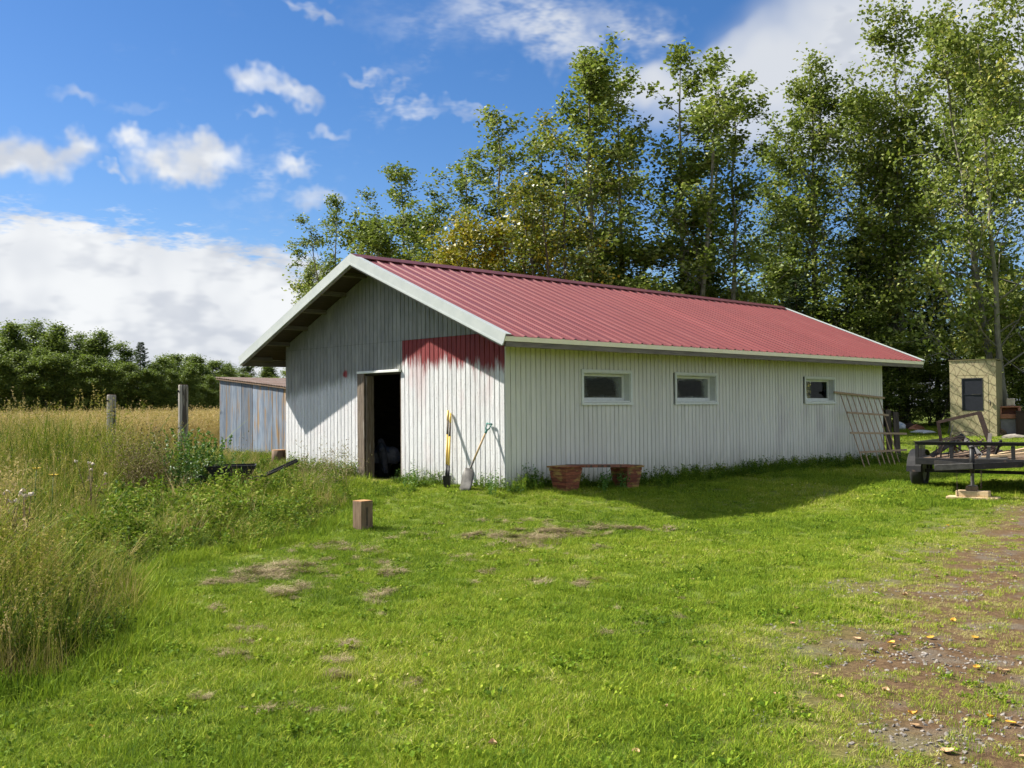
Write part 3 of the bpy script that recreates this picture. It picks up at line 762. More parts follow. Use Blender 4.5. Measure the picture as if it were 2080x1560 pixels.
lawn_ramp = [(0, (.060, .120, .012)), (.28, (.155, .260, .018)), (.58, (.285, .375, .028)), (.84, (.40, .42, .055)), (1, (.52, .46, .20))]
tall_ramp = [(0, (.030, .060, .010)), (.28, (.110, .180, .016)), (.54, (.25, .29, .028)), (.74, (.40, .31, .09)), (1, (.62, .47, .25))]
M['lawn'] = leafmat('lawn_blades', lawn_ramp, .7, .27, .9, .10, True, .22)
M['tall'] = leafmat('tall_grass_blades', tall_ramp, .75, .24, .8, .10, True, .26)
M['weedleaf'] = leafmat('weed_leaves', [(0, (.035, .080, .010)), (.35, (.105, .20, .014)), (.65, (.22, .31, .024)), (1, (.36, .33, .08))], .7, .3, .6, .12, True, .18)
M['straw'] = leafmat('dry_straw', [(0, (.11, .08, .035)), (.5, (.30, .235, .125)), (1, (.52, .43, .27))], .8, .15, 2.0, .2, True, .15)

def band_points(d0, d1, dens, u0=-260, u1=2340):
    """random ground points over a depth band, even per square metre"""
    wdt = (u1-u0)/F; area = wdt*(d1*d1-d0*d0)/2; n = int(area*dens)
    d = np.sqrt(rng.uniform(d0*d0, d1*d1, n)); u = rng.uniform(u0, u1, n)
    fwd = AF[:2]/np.linalg.norm(AF[:2]); ri = AR[:2]/np.linalg.norm(AR[:2])
    p = CAM[:2]+d[:, None]*fwd+((u-1040)/F*d)[:, None]*ri
    return p[:, 0], p[:, 1]
def in_barn(x, y, m=0.): return (x > -W-m) & (x < m) & (y > -m) & (y < L+m)

def lawn():
    pr = [pm('lawn_tuft', blades(80, .10, .016, .044, .0042, .62, 10+k, .8, 2, (.05, .8)), M['lawn']) for k in range(4)]
    pr += [pm('lawn_tuft', blades(60, .10, .03, .075, .0046, .5, 20+k, .7, 2, (.1, .7)), M['lawn']) for k in range(2)]
    pr += [pm('lawn_tuft', weed(9, .05, .028, 30, 5, .16, (.1, .5), .8, .7), M['lawn'])]
    pr += [pm('lawn_tuft', blades(60, .11, .012, .035, .0040, 1.1, 40+k, .8, 2, (.55, 1.0)), M['lawn']) for k in range(2)]
    X = []; Y = []
    for d0, d1, de in ((3.6, 6, 300), (6, 9, 230), (9, 13, 165), (13, 18, 120), (18, 26, 60), (26, 48, 16)):
        x, y = band_points(d0, d1, de); X.append(x); Y.append(y)
    x = np.concatenate(X); y = np.concatenate(Y)
    ln = lane_m(x, y); rs = rough_sd(x, y)
    bare = vnoise(x, y, 1.6, 21)
    keep = (rs > -.05) & ~in_barn(x, y, -.02) & (rng.uniform(0, 1, len(x)) > np.clip(ln*.66+.50*vnoise(x, y, 3.3, 77)*(ln > .1), 0, .90))
    x, y, ln, rs = x[keep], y[keep], ln[keep], rs[keep]; n = len(x)
    dry = vnoise(x, y, 1.1, 31)*.5+vnoise(x, y, 3.7, 32)*.35
    r = rng.uniform(0, 1, n); idx = rng.integers(0, 4, n)
    edge = (rs < .30) & (rng.uniform(0, 1, n) < .6)
    idx = np.where(r < .10+.16*(vnoise(x, y, 2.2, 41) > .15), rng.integers(4, 6, n), idx); idx = np.where(r > .955, 6, idx)
    drier = (r > .30) & (r < .30+np.clip(.08+.42*dry+.45*ln, 0, .9)); idx = np.where(drier, rng.integers(7, 9, n), idx)
    tint = np.clip(.48+.24*vnoise(x, y, .9, 51)+.13*vnoise(x, y, 5.1, 52)+rng.normal(0, .07, n)+.20*ln, 0, 1)
    idx = np.where(edge, rng.integers(4, 6, n), idx); scl = rng.uniform(.75, 1.3, n)*(1-.35*ln); scl = np.where(edge, scl*rng.uniform(1.0, 1.9, n)*np.clip(1.2-rs, .5, 1.2), scl); d = np.hypot(x-CAM[0], y-CAM[1]); scl *= np.where(d > 18, 1.4, 1.0)
    scatter('lawn_grass', 'short mown green lawn in front of the barn', np.stack([x, y, gz(x, y)-.004], -1), rng.uniform(0, 6.28, n), scl, idx, pr, tint, .1)
lawn()

def rough_grass():
    T = M['tall']
    pr = [pm('tall_tuft', blades(30, .17, .30, 1.0, .0125, .22, 100+k, 1.3, 4, (.0, .85)), T) for k in range(3)]              # 0-2 green-gold blades
    pr += [pm('tall_tuft', merge(blades(20, .17, .30, .75, .009, .32, 110+k, .7, 3, (.0, .8)), stalks(12, .16, .7, 1.15, .0050, .11, 115+k, (10, .20, .030), (.55, 1.0))), T) for k in range(3)]   # 3-5 seeded
    pr += [pm('tall_tuft', blades(60, .15, .14, .42, .0075, .5, 120+k, .9, 3, (.0, .5)), T) for k in range(3)]                # 6-8 low lush
    pr += [pm('tall_tuft', weed(9, .56, .07, 130+k, 17, .26, (.05, .65), .36), M['weedleaf']) for k in range(2)]                               # 9-10 leafy weeds
    pr += [pm('tall_tuft', weed(10, .32, .062, 140+k, 12, .26, (.0, .6), .5, .5), M['weedleaf']) for k in range(2)]                      # 11-12 low weeds
    pr += [pm('tall_tuft', stalks(34, .2, .75, 1.18, .0045, .16, 150+k, (10, .22, .036), (.72, 1.0)), T) for k in range(2)]   # 13-14 dry field stalks
    pr += [pm('tall_tuft', blades(50, .18, .25, .6, .006, .45, 160, .8, 3, (.65, 1.0)), T)]                                   # 15 dead thatch
    X = []; Y = []
    for d0, d1, de in ((3.8, 8, 62), (8, 13, 46), (13, 19, 36), (19, 28, 26), (28, 45, 12), (45, 110, 2.6)):
        x, y = band_points(d0, d1, de, -420, 1100); X.append(x); Y.append(y)
    x = np.concatenate(X); y = np.concatenate(Y); rs = rough_sd(x, y)
    k = (rs < 0) & ~in_barn(x, y, .12) & ~((x > -13.9) & (x < -8.6) & (y > 1.9) & (y < 5.2)) & ~((x > -4.3) & (x < -2.7) & (y > -.9))
    for (uu, vv, rr) in ((295, 1022, .55), (398, 1008, .7), (474, 1006, .45)):
        g = G(uu, vv); k &= (np.hypot(x-g[0], y-g[1]) > rr)
    x, y, rs = x[k], y[k], rs[k]; n = len(x); z = gz(x, y)
    u, v, d = campx(x, y, z); e = -rs; r = rng.uniform(0, 1, n); nz = vnoise(x, y, 1.3, 61)
    idx = np.zeros(n, int); scl = np.ones(n); tint = np.full(n, .5)
    near = (d < 10.6) & (u < 330)
    idx[near] = np.where(r < .40, rng.integers(0, 3, n), np.where(r < .66, rng.integers(3, 6, n), np.where(r < .70, rng.integers(13, 15, n), np.where(r < .95, rng.integers(9, 11, n), 15))))[near]
    scl[near] = (np.clip(.40+.48*e, .35, 1.08)*rng.uniform(.8, 1.15, n))[near]; tint[near] = (.52+.22*nz+rng.normal(0, .08, n))[near]
    field = (d > 24)
    idx[field] = np.where(r < .84, rng.integers(13, 15, n), np.where(r < .93, 3, 15))[field]; scl[field] = (rng.uniform(.72, 1.0, n)+.22*(rng.uniform(0, 1, n) > .9))[field]; tint[field] = (.55+.08*nz+rng.normal(0, .06, n))[field]
    mid = ~near & ~field
    hgt = np.clip(.48+.10*e+.16*nz, .45, .95)+.62*np.clip((d-16.5)/3, 0, 1)*(u < 425)
    low = mid & ((e < 1.4) | ((u > 225) & (d < 17.3)))
    hi = mid & ~low
    idx[low] = np.where(r < .42, rng.integers(6, 9, n), np.where(r < .80, rng.integers(11, 13, n), np.where(r < .95, rng.integers(9, 11, n), 15)))[low]; scl[low] = (np.clip(.55+.36*e, .5, 1.05)*rng.uniform(.65, 1.2, n))[low]; tint[low] = (.60+.18*nz+rng.normal(0, .08, n))[low]
    g = (d-15)/9
    idx[hi] = np.where(r < .30, rng.integers(6, 9, n), np.where(r < .55-.1*g, rng.integers(9, 13, n), np.where(r < .80, rng.integers(0, 3, n), np.where(r < .93, rng.integers(3, 6, n), 15))))[hi]
    scl[hi] = (hgt*rng.uniform(.65, 1.15, n))[hi]; tint[hi] = (.46+.16*nz+.05*g+rng.normal(0, .09, n))[hi]
    # keep the ground before the shed and along the barn wall lower so both stay in view
    lowz = (x > -15.5) & (x < -4.2) & (y > -3.0-.12*(x+4.2)*(x < -4.2)*0) & (y < 2.2) & ~near
    scl[lowz] = np.clip(scl[lowz], .4, .8)*.8; idx[lowz] = np.where(r[lowz] < .55, rng.integers(6, 9, lowz.sum()), np.where(r[lowz] < .85, rng.integers(11, 13, lowz.sum()), 15))
    scl[field] *= np.where(d[field] > 45, 1.05, 1.0)
    sc3 = np.stack([np.where(d > 45, scl*2.2, np.where(d > 28, scl*1.5, scl*1.1))]*2+[scl], -1)
    scatter('rough_grass', 'tall uncut grass and weeds left of the barn, tan in the field behind', np.stack([x, y, z-.01], -1), rng.uniform(0, 6.28, n), sc3, idx, pr, np.clip(tint, 0, 1), .10)
rough_grass()

def wall_weeds():
    Wm = M['weedleaf']
    pr = [pm('wall_weed', weed(9, .42, .05, 200+k, 14, .22, (.1, .6)), Wm) for k in range(3)]
    pr += [pm('wall_weed', blades(46, .12, .12, .36, .007, .5, 210+k, .9, 3, (.05, .6)), Wm) for k in range(3)]
    pr += [pm('wall_weed', weed(10, .2, .055, 220+k, 8, .24, (.0, .5), .75, .6), Wm) for k in range(2)]
    P = []
    def row(x0, y0, x1, y1, n, wd, s0, s1):
        t = rng.uniform(0, 1, n); nx, ny = -(y1-y0), x1-x0; q = math.hypot(nx, ny); o = np.abs(rng.normal(0, wd, n))
        P.append(np.stack([x0+(x1-x0)*t+nx/q*o, y0+(y1-y0)*t+ny/q*o, rng.uniform(s0, s1, n)], -1))
    row(-.02, -.05, -2.7, -.05, 110, .25, .35, .75)          # right of the door
    row(.1, 14.2, .1, 2.6, 520, .32, .35, .95); row(.1, 2.6, .1, -.2, 110, .30, .4, .85)
    row(.3, -.5, -2.6, -1.2, 200, .5, .25, .55)
    row(-4.3, -.05, -7.0, -.05, 130, .5, .6, 1.1)
    p = np.concatenate(P); x, y = p[:, 0], p[:, 1]; k = ~in_barn(x, y, .03)
    for uu, vv, yy in ((945, 1000, -.6), (908, 1000, -.4)):
        q = on_plane(uu, vv, 1, yy); k &= ~((np.hypot(x-q[0], y-q[1]) < .42) | ((np.abs(x-q[0]-.45) < .5) & (y < yy-.1) & (y > yy-1.1)))
    p = p[k]; x, y = p[:, 0], p[:, 1]; n = len(p)
    scatter('weeds_along_walls', 'low green weeds and uncut grass along the foot of the barn walls', np.stack([x, y, gz(x, y)-.01], -1), rng.uniform(0, 6.28, n), p[:, 2], rng.integers(0, 8, n), pr, np.clip(.42+rng.normal(0, .12, n), 0, 1), .15)
wall_weeds()

# ------------------------------------------------------------------ trees
def crown_tree(seed, H, spread, base, nprim, nleaf, lsize, up=.75, style='poplar', cl=.30, stems=1):
    """branching skeleton; returns (wood MB, leaf mesh arrays)"""
    r = np.random.default_rng(seed); wood = MB(); cc = []; cr = []
    for s_ in range(stems):
        a0 = r.uniform(0, 6.28); off = np.array([math.cos(a0), math.sin(a0), 0])*(0 if stems == 1 else .35)
        ln = off*r.uniform(2., 4.4)*(0 if s_ == 0 else 1)
        Hs = H*(1 if s_ == 0 else r.uniform(.72, .97)); npt = 9
        bend = r.normal(0, .035, (npt, 2)).cumsum(0)*Hs*.09
        tr = [np.array([bend[i, 0]+off[0]+ln[0]*(i/(npt-1)), bend[i, 1]+off[1]+ln[1]*(i/(npt-1)), Hs*i/(npt-1)]) for i in range(npt)]; tr[0][:2] = off[:2]
        R0 = H*.0105*(1 if stems == 1 else .7)
        wood.tube(tr, [R0*(1-.93*(i/(npt-1))**.9)+.006 for i in range(npt)], 7)
        tp = np.array(tr)
        def on(tt): i = min(int(tt*(npt-1)), npt-2); f = tt*(npt-1)-i; return tp[i]*(1-f)+tp[i+1]*f
        for k in range(nprim//stems):
            tt = base+(1-base)*((k+r.uniform(0, 1))/(nprim//stems))**.95; p = on(min(tt, .985)); az = k*2.4+r.uniform(-.5, .5)
            q = (tt-base)/(1-base)
            if style == 'poplar': ln_ = spread*(.45+.55*math.sin(math.pi*min(1, .20+.62*(1-q))))*(1.05-.58*q)*r.uniform(.45, 1.35)
            else: ln_ = spread*math.sqrt(max(.08, 1-(2*q-.85)**2*.8))*r.uniform(.7, 1.1)
            el = r.uniform(.45, .95)+.30*q
            pts = [p]; dirv = np.array([math.cos(az)*math.cos(el), math.sin(az)*math.cos(el), math.sin(el)])
            for i in range(4):
                dirv = dirv+r.normal(0, .16, 3)+np.array([0, 0, .07*up]); dirv /= np.linalg.norm(dirv); pts.append(pts[-1]+dirv*ln_/4)
            rb = max(.009, R0*.36*(1-q*.75))
            wood.tube(pts, [rb, rb*.7, rb*.5, rb*.3, .005], 4, False)
            for f in (.5, .8, 1.0, 1.0): cc.append(pts[0]+(pts[-1]-pts[0])*f if f < 1 else pts[-1]); cr.append(cl*r.uniform(.6, 1.1))
            for j in range(int(r.integers(4, 7))):
                i = int(r.integers(1, 4)); f = r.uniform(0, 1); b0 = pts[i]*(1-f)+pts[i+1]*f
                d2 = dirv+r.normal(0, .75, 3); d2[2] += .15; d2 /= np.linalg.norm(d2); l2 = ln_*r.uniform(.22, .5)
                e1 = b0+d2*l2*.5; d2 = d2+r.normal(0, .25, 3); d2[2] += .12; d2 /= np.linalg.norm(d2); e2 = e1+d2*l2*.5
                wood.tube([b0, e1, e2], [rb*.32+.004, rb*.2+.003, .003], 3, False)
                for e_ in (e1, e2, e2): cc.append(e_); cr.append(cl*r.uniform(.5, 1.1))
        cc.append(tp[-1]); cr.append(cl*.6); cc.append(on(.94)); cr.append(cl*.7)
    cc = np.array(cc); cr = np.array(cr); pw = cr**2*(r.uniform(.1, 1.5, len(cc))**2+.03); pk = r.choice(len(cc), nleaf, p=pw/pw.sum())
    C = cc[pk]+r.normal(0, 1, (nleaf, 3))*cr[pk][:, None]*.62; tone = r.uniform(.15, .75, len(cc))[pk]
    V, Fq, B = leaves(C, lsize, seed+9, .72, .25, tone, .16, .7)
    return wood, (V, Fq, B)
poplar_ramp = [(0, (.045, .078, .015)), (.3, (.130, .180, .028)), (.6, (.245, .300, .056)), (.85, (.36, .40, .14)), (1, (.48, .43, .09))]
gold_ramp = [(0, (.07, .085, .014)), (.4, (.20, .19, .018)), (.75, (.40, .31, .02)), (1, (.50, .36, .03))]
M['poplar_leaf'] = leafmat('poplar_leaves', poplar_ramp, .58, .36, .25, .3)
M['turning_leaf'] = leafmat('turning_leaves', [(0, (.05, .075, .015)), (.4, (.12, .145, .022)), (.7, (.30, .26, .025)), (1, (.50, .36, .02))], .45, .3, .35, .5)
M['gold_leaf'] = leafmat('yellow_leaves', gold_ramp, .5, .35, .4, .4)
M['far_leaf'] = leafmat('distant_leaves', [(0, (.045, .080, .018)), (.5, (.14, .20, .036)), (1, (.27, .33, .07))], .6, .36, .06, .3)
M['spruce_leaf'] = leafmat('spruce_needles', [(0, (.016, .034, .014)), (.5, (.036, .070, .024)), (1, (.075, .115, .03))], .6, .12, .4, .3)
M['bark'] = surf('poplar_bark', (.13, .12, .095), (.27, .255, .20), (5, 5, 1.5), 2.5, .85, .5, c3=(.06, .05, .04))
M['darkbark'] = surf('dark_bark', (.045, .036, .028), (.10, .08, .062), (5, 5, 1.2), 2.5, .9, .5)
def lmesh(name, g, m): return npmesh(name, g[0], g[1], m, dict(br=g[2]), g[1].shape[1])
class Kind:
    def __init__(s, seed, leafm, barkm, H=12., **k):
        wd, lf = crown_tree(seed, H, **k); s.H = H
        o = wd.build('trunk', barkm, smooth=True); s.wood = o.data; bpy.data.objects.remove(o)
        s.leaf = lmesh('crown', lf, leafm)
def plant_tree(kind, p, H, label, rz, cat='tree', group=None, name='tree', tilt=(0, 0), wide=1.0):
    t = thing(name, label, cat, (p[0], p[1], p[2]-.03), 0, group); s = H/kind.H
    t.rotation_euler = (tilt[0], tilt[1], rz)
    wide *= WIDEN
    link('trunk', kind.wood, t, scale=(s*wide, s*wide, s)); link('crown', kind.leaf, t, scale=(s*wide, s*wide, s))
    return t
POP = [Kind(300+i, M['poplar_leaf'], M['bark'], spread=2.35, base=.12, nprim=56, nleaf=10500, lsize=.125, cl=.25, stems=[1, 3, 2, 2, 3][i]) for i in range(5)]
POPB = [Kind(320+i, M['poplar_leaf'], M['bark'], spread=2.8, base=.08, nprim=70, nleaf=16500, lsize=.12, cl=.30, stems=[1, 2, 3][i]) for i in range(3)]
TURN = Kind(340, M['turning_leaf'], M['darkbark'], spread=2.7, base=.12, nprim=48, nleaf=8500, lsize=.12, cl=.34, stems=4)
GOLD = Kind(350, M['gold_leaf'], M['darkbark'], H=7, spread=2.2, base=.1, nprim=30, nleaf=7000, lsize=.12, cl=.36, style='round', stems=2)
BUSH = [Kind(360+i, M['poplar_leaf'], M['darkbark'], H=7.5, spread=2.2, base=.04, nprim=42, nleaf=12500, lsize=.13, cl=.36, style='round', stems=3) for i in range(2)]
FAR = [Kind(370+i, M['far_leaf'], M['darkbark'], H=9, spread=2.2, base=.03, nprim=60, nleaf=20000, lsize=.155, cl=.40, style='round' if i == 1 else 'poplar', stems=[3, 2, 1, 4][i]) for i in range(4)]
WIDEN = 1.22
class SpruceKind:
    def __init__(s, seed, H=11., spread=2.5, nb=120, base=.06):
        r = np.random.default_rng(seed); s.H = H; wd = MB(); wd.tube([(0, 0, 0), (.05, .03, H*.5), (0, 0, H)], [.16, .09, .01], 7); V = []; B = []
        for k in range(nb):
            q = (k+r.uniform(0, 1))/nb; z = H*(base+(1-base)*q); ln = spread*(1-q)**.8*r.uniform(.6, 1.1)+.12; az = k*2.4+r.uniform(-.4, .4)
            dr = .28-.5*q+r.normal(0, .08)
            ca, sa = math.cos(az), math.sin(az); f = lambda t: np.array([ca*ln*t, sa*ln*t, z-dr*ln*t+.25*ln*t*t*(.4+q)])
            wd.tube([f(0), f(.5), f(1)], [.022*(1-q)+.008, .012, .004], 3, False)
            m = int(40+95*ln); t = r.uniform(.08, 1, m); c = np.stack([f(x) for x in t])
            side = r.choice([-1, 1], m); sl = (1.05-t)*ln*.36+.10; sw = side*sl*r.uniform(.15, 1, m)
            p0 = c+np.stack([-sa*sw, ca*sw, -np.abs(sw)*.28], -1)+r.normal(0, .03, (m, 3)); d = np.stack([ca*.6+(-sa)*side*.8, sa*.6+ca*side*.8, r.normal(-.25, .3, m)], -1)
            l = r.uniform(.10, .24, m)[:, None]; n_ = np.cross(d, r.normal(0, 1, (m, 3))); n_ /= np.linalg.norm(n_, axis=1)[:, None]; w_ = r.uniform(.018, .04, m)[:, None]
            V.append(np.stack([p0-n_*w_, p0+n_*w_, p0+d*l], 1).reshape(-1, 3)); B.append(np.repeat(np.clip(r.uniform(.2, .8)+r.normal(0, .15, m), 0, 1), 3))
        V = np.concatenate(V); B = np.concatenate(B); o = wd.build('trunk', M['darkbark'], smooth=True); s.wood = o.data; bpy.data.objects.remove(o)
        s.leaf = npmesh('crown', V, np.arange(len(V)).reshape(-1, 3), M['spruce_leaf'], dict(br=B), 3)
SPR = [SpruceKind(400), SpruceKind(401, spread=3.0, nb=110, base=.10)]
def base_at(u, d):
    p = at_depth(u, 800, d); return np.array([p[0], p[1], gz1(p[0], p[1])])
def H_for(u, v, d, b): return at_depth(u, v, d)[2]-b[2]
def row_tree(kind, u, v, d, label, group='trees behind the barn', name='poplar_tree', rz=None, wide=1., ub=None, cat='tree'):
    b = base_at(u if ub is None else ub, d); H = H_for(u, v, d, b)
    t = plant_tree(kind, b, H, label, random.uniform(0, 6.28) if rz is None else rz, cat, group, name, wide=wide)
    return t
g_ = 'trees behind the barn'
row_tree(POP[0], 628, 545, 52, 'small pale poplar showing just left of the gable peak, lowest of the row', wide=.85)
row_tree(POP[1], 705, 412, 49, 'poplar behind the gable peak, first tall one from the left', wide=1.0)
row_tree(POP[2], 808, 352, 46, 'leaning poplar behind the left end of the roof ridge', wide=1.15)
row_tree(POP[3], 925, 338, 44, 'slim poplar between the ridge end and the yellow-leaved bush', wide=1.2)
row_tree(POP[4], 1040, 222, 42, 'tall poplar just left of the dark many-stemmed tree', wide=1.15)
row_tree(TURN, 1150, 300, 37, 'dark many-stemmed tree with patches of yellow leaves above the roof middle', name='turning_tree', wide=1.15)
row_tree(POP[0], 1195, 122, 41, 'tallest poplar over the middle of the roof, behind the turning tree', wide=1.1)
row_tree(POP[2], 1275, 165, 43, 'poplar close right of the tallest one over the roof middle', wide=1.15)
row_tree(POP[1], 1398, 128, 42, 'straight pale-stemmed poplar with pointed top over the right half of the ridge', wide=1.15)
row_tree(POP[3], 1480, 205, 41, 'poplar right of the straight pale-stemmed one', wide=1.15)
row_tree(POPB[1], 1570, 330, 46, 'lower poplar set back in the gap above the far roof end', wide=1.1)
row_tree(POPB[0], 1655, 185, 46, 'broad dark-trunked poplar above the far end of the roof', wide=1.0)
row_tree(POPB[2], 1760, 200, 48, 'broad poplar behind and right of the dark-trunked one', wide=1.1)
row_tree(POPB[1], 1865, 68, 45, 'big bushy poplar rising left of the camouflage blind', wide=1.0)
row_tree(POPB[0], 1985, 120, 47, 'bushy poplar directly behind the camouflage blind', wide=1.1, rz=2.1)
row_tree(POPB[2], 2065, -70, 37, 'tallest poplar at the right edge, its top cut off by the frame', wide=.85, rz=4.0)
row_tree(POPB[1], 2190, -20, 40, 'poplar mostly outside the right edge of the picture', wide=1.0, rz=.6)
row_tree(GOLD, 955, 478, 38, 'yellow-leaved bush showing above the left half of the roof', name='yellow_shrub', cat='shrub')
row_tree(GOLD, 1642, 742, 33.5, 'yellow-leaved bush seen through the clear window and the far end of the barn', name='yellow_shrub', cat='shrub', rz=1.)
row_tree(GOLD, 1060, 455, 39, 'yellow-green bush right of the yellow-leaved one above the roof', name='yellow_shrub', cat='shrub', rz=2.)
for u, v, d, k, lb in ((1745, 478, 46, 0, 'dark spruce behind the far roof end, left of the pair'), (1835, 515, 47, 1, 'dark spruce between the far roof end and the blind'), (1620, 560, 43, 1, 'low dark spruce just above the far end of the ridge'),
                       (1905, 560, 46, 0, 'dark spruce set back behind the bushy poplar by the blind'), (1540, 590, 48, 0, 'small dark spruce top showing over the roof near the far ridge end'), (2040, 520, 48, 1, 'dark spruce behind the right edge of the wood')):
    row_tree(SPR[k], u, v, d, lb, name='spruce_tree', group='spruces in the wood', wide=1.15)
for i, (u, v, d, lb) in enumerate(((1715, 640, 45, 'round bush just beyond the far roof corner'), (1825, 700, 43, 'leafy bush between barn corner and camouflage blind'), (1895, 715, 43, 'leafy bush touching the left side of the blind'),
                               (2075, 640, 39, 'leafy bush right of the blind behind the metal bin'), (1990, 640, 43, 'leafy bush behind the top of the blind'), (2150, 660, 38, 'leafy bush at the far right edge'), (1780, 640, 43, 'tall bush in the shade behind the far barn corner'),
                               (1230, 520, 41, 'leafy bush behind the roof under the tallest poplar'), (1330, 500, 42, 'leafy bush behind the roof left of the straight poplar'), (1450, 520, 43, 'leafy bush behind the roof right of the straight poplar'), (860, 460, 47, 'leafy bush behind the left half of the roof'), (765, 480, 50, 'leafy bush behind the gable peak'), (1100, 480, 43, 'leafy bush behind the roof by the yellow shrubs'), (1590, 560, 45, 'leafy bush over the far end of the ridge'))):
    row_tree(BUSH[i % 2], u, v, d, lb, group='bushes at the edge of the wood', name='bush', cat='bush', wide=.95 if u < 900 else 1.35)
def far_wood():
    k = 0; global WIDEN; WIDEN = 1.1
    spots = [(22, 668, 103), (70, 668, 108), (112, 672, 104), (160, 690, 112), (198, 682, 105), (245, 696, 110), (325, 716, 106), (352, 712, 112), (392, 724, 108), (430, 733, 114), (462, 740, 118), (500, 742, 112), (545, 745, 120), (590, 748, 116),
             (0, 700, 98), (50, 715, 97), (95, 710, 98), (140, 722, 97), (185, 725, 98), (225, 732, 99), (265, 735, 98), (310, 745, 99), (345, 748, 100), (385, 752, 101), (425, 756, 104), (470, 757, 106), (515, 757, 108), (560, 758, 108), (-30, 680, 106)]
    o20 = 'first second third fourth fifth sixth seventh eighth ninth tenth eleventh twelfth thirteenth fourteenth fifteenth sixteenth seventeenth eighteenth nineteenth twentieth twenty-first'.split(); cnt = [0, 0]
    for u, v, d in sorted(spots):
        v = v+10+6*math.sin(u*.7); back = d > 102.5
        cnt[back] += 1
        row_tree(FAR[k % 4], u, v, d, ('tall leafy tree of the far treeline\'s back row, %s from the left' if back else 'lower leafy tree at the front of the far treeline, %s from the left') % o20[cnt[back]-1], group='tall trees of the far treeline' if back else 'front trees of the far treeline', name='leafy_tree', wide=1.75 if back else 1.6, rz=k*1.7); k += 1
    row_tree(SPR[0], 286, 694, 100, 'single pointed dark spruce standing in the far treeline', name='spruce_tree', group=None, wide=1.2)
far_wood()

# ------------------------------------------------------------------ the lean-to shed
M['barnwood'] = surf('grey_blue_boards', (.10, .14, .20), (.23, .27, .33), (7, 7, .6), 3, .8, .5, c3=(.26, .165, .075), c3at=(.50, .66), var=.35)
M['rusty'] = surf('rusted_roof_sheet', (.24, .15, .11), (.36, .29, .25), (1, 4, 1), 3, .7, .3, c3=(.42, .40, .38))
M['steelblk'] = surf('black_painted_steel', (.010, .010, .011), (.020, .019, .019), scale=12, rough=.5, bmp=.2, c3=(.09, .06, .045), c3at=(.62, .75), coord='obj')
M['rust'] = surf('brown_rusty_steel', (.028, .017, .013), (.050, .028, .021), scale=14, rough=.8, bmp=.3)
M['rubber'] = surf('black_rubber', (.012, .012, .012), (.022, .022, .022), scale=10, rough=.8, bmp=.2)
M['lumber'] = surf('fresh_lumber', (.56, .40, .22), (.66, .50, .30), (8, 1, 8), 4, .7, .2)
M['oldwood'] = surf('old_brown_wood', (.12, .075, .045), (.22, .150, .095), (6, 6, .8), 5, .85, .5, c3=(.09, .065, .045))
M['cutwood'] = surf('orange_cut_wood', (.42, .20, .075), (.50, .27, .12), scale=12, rough=.8, bmp=.2)
M['trelliswood'] = surf('tan_trellis_wood', (.29, .20, .12), (.40, .29, .19), (3, 3, 3), 5, .8, .3)
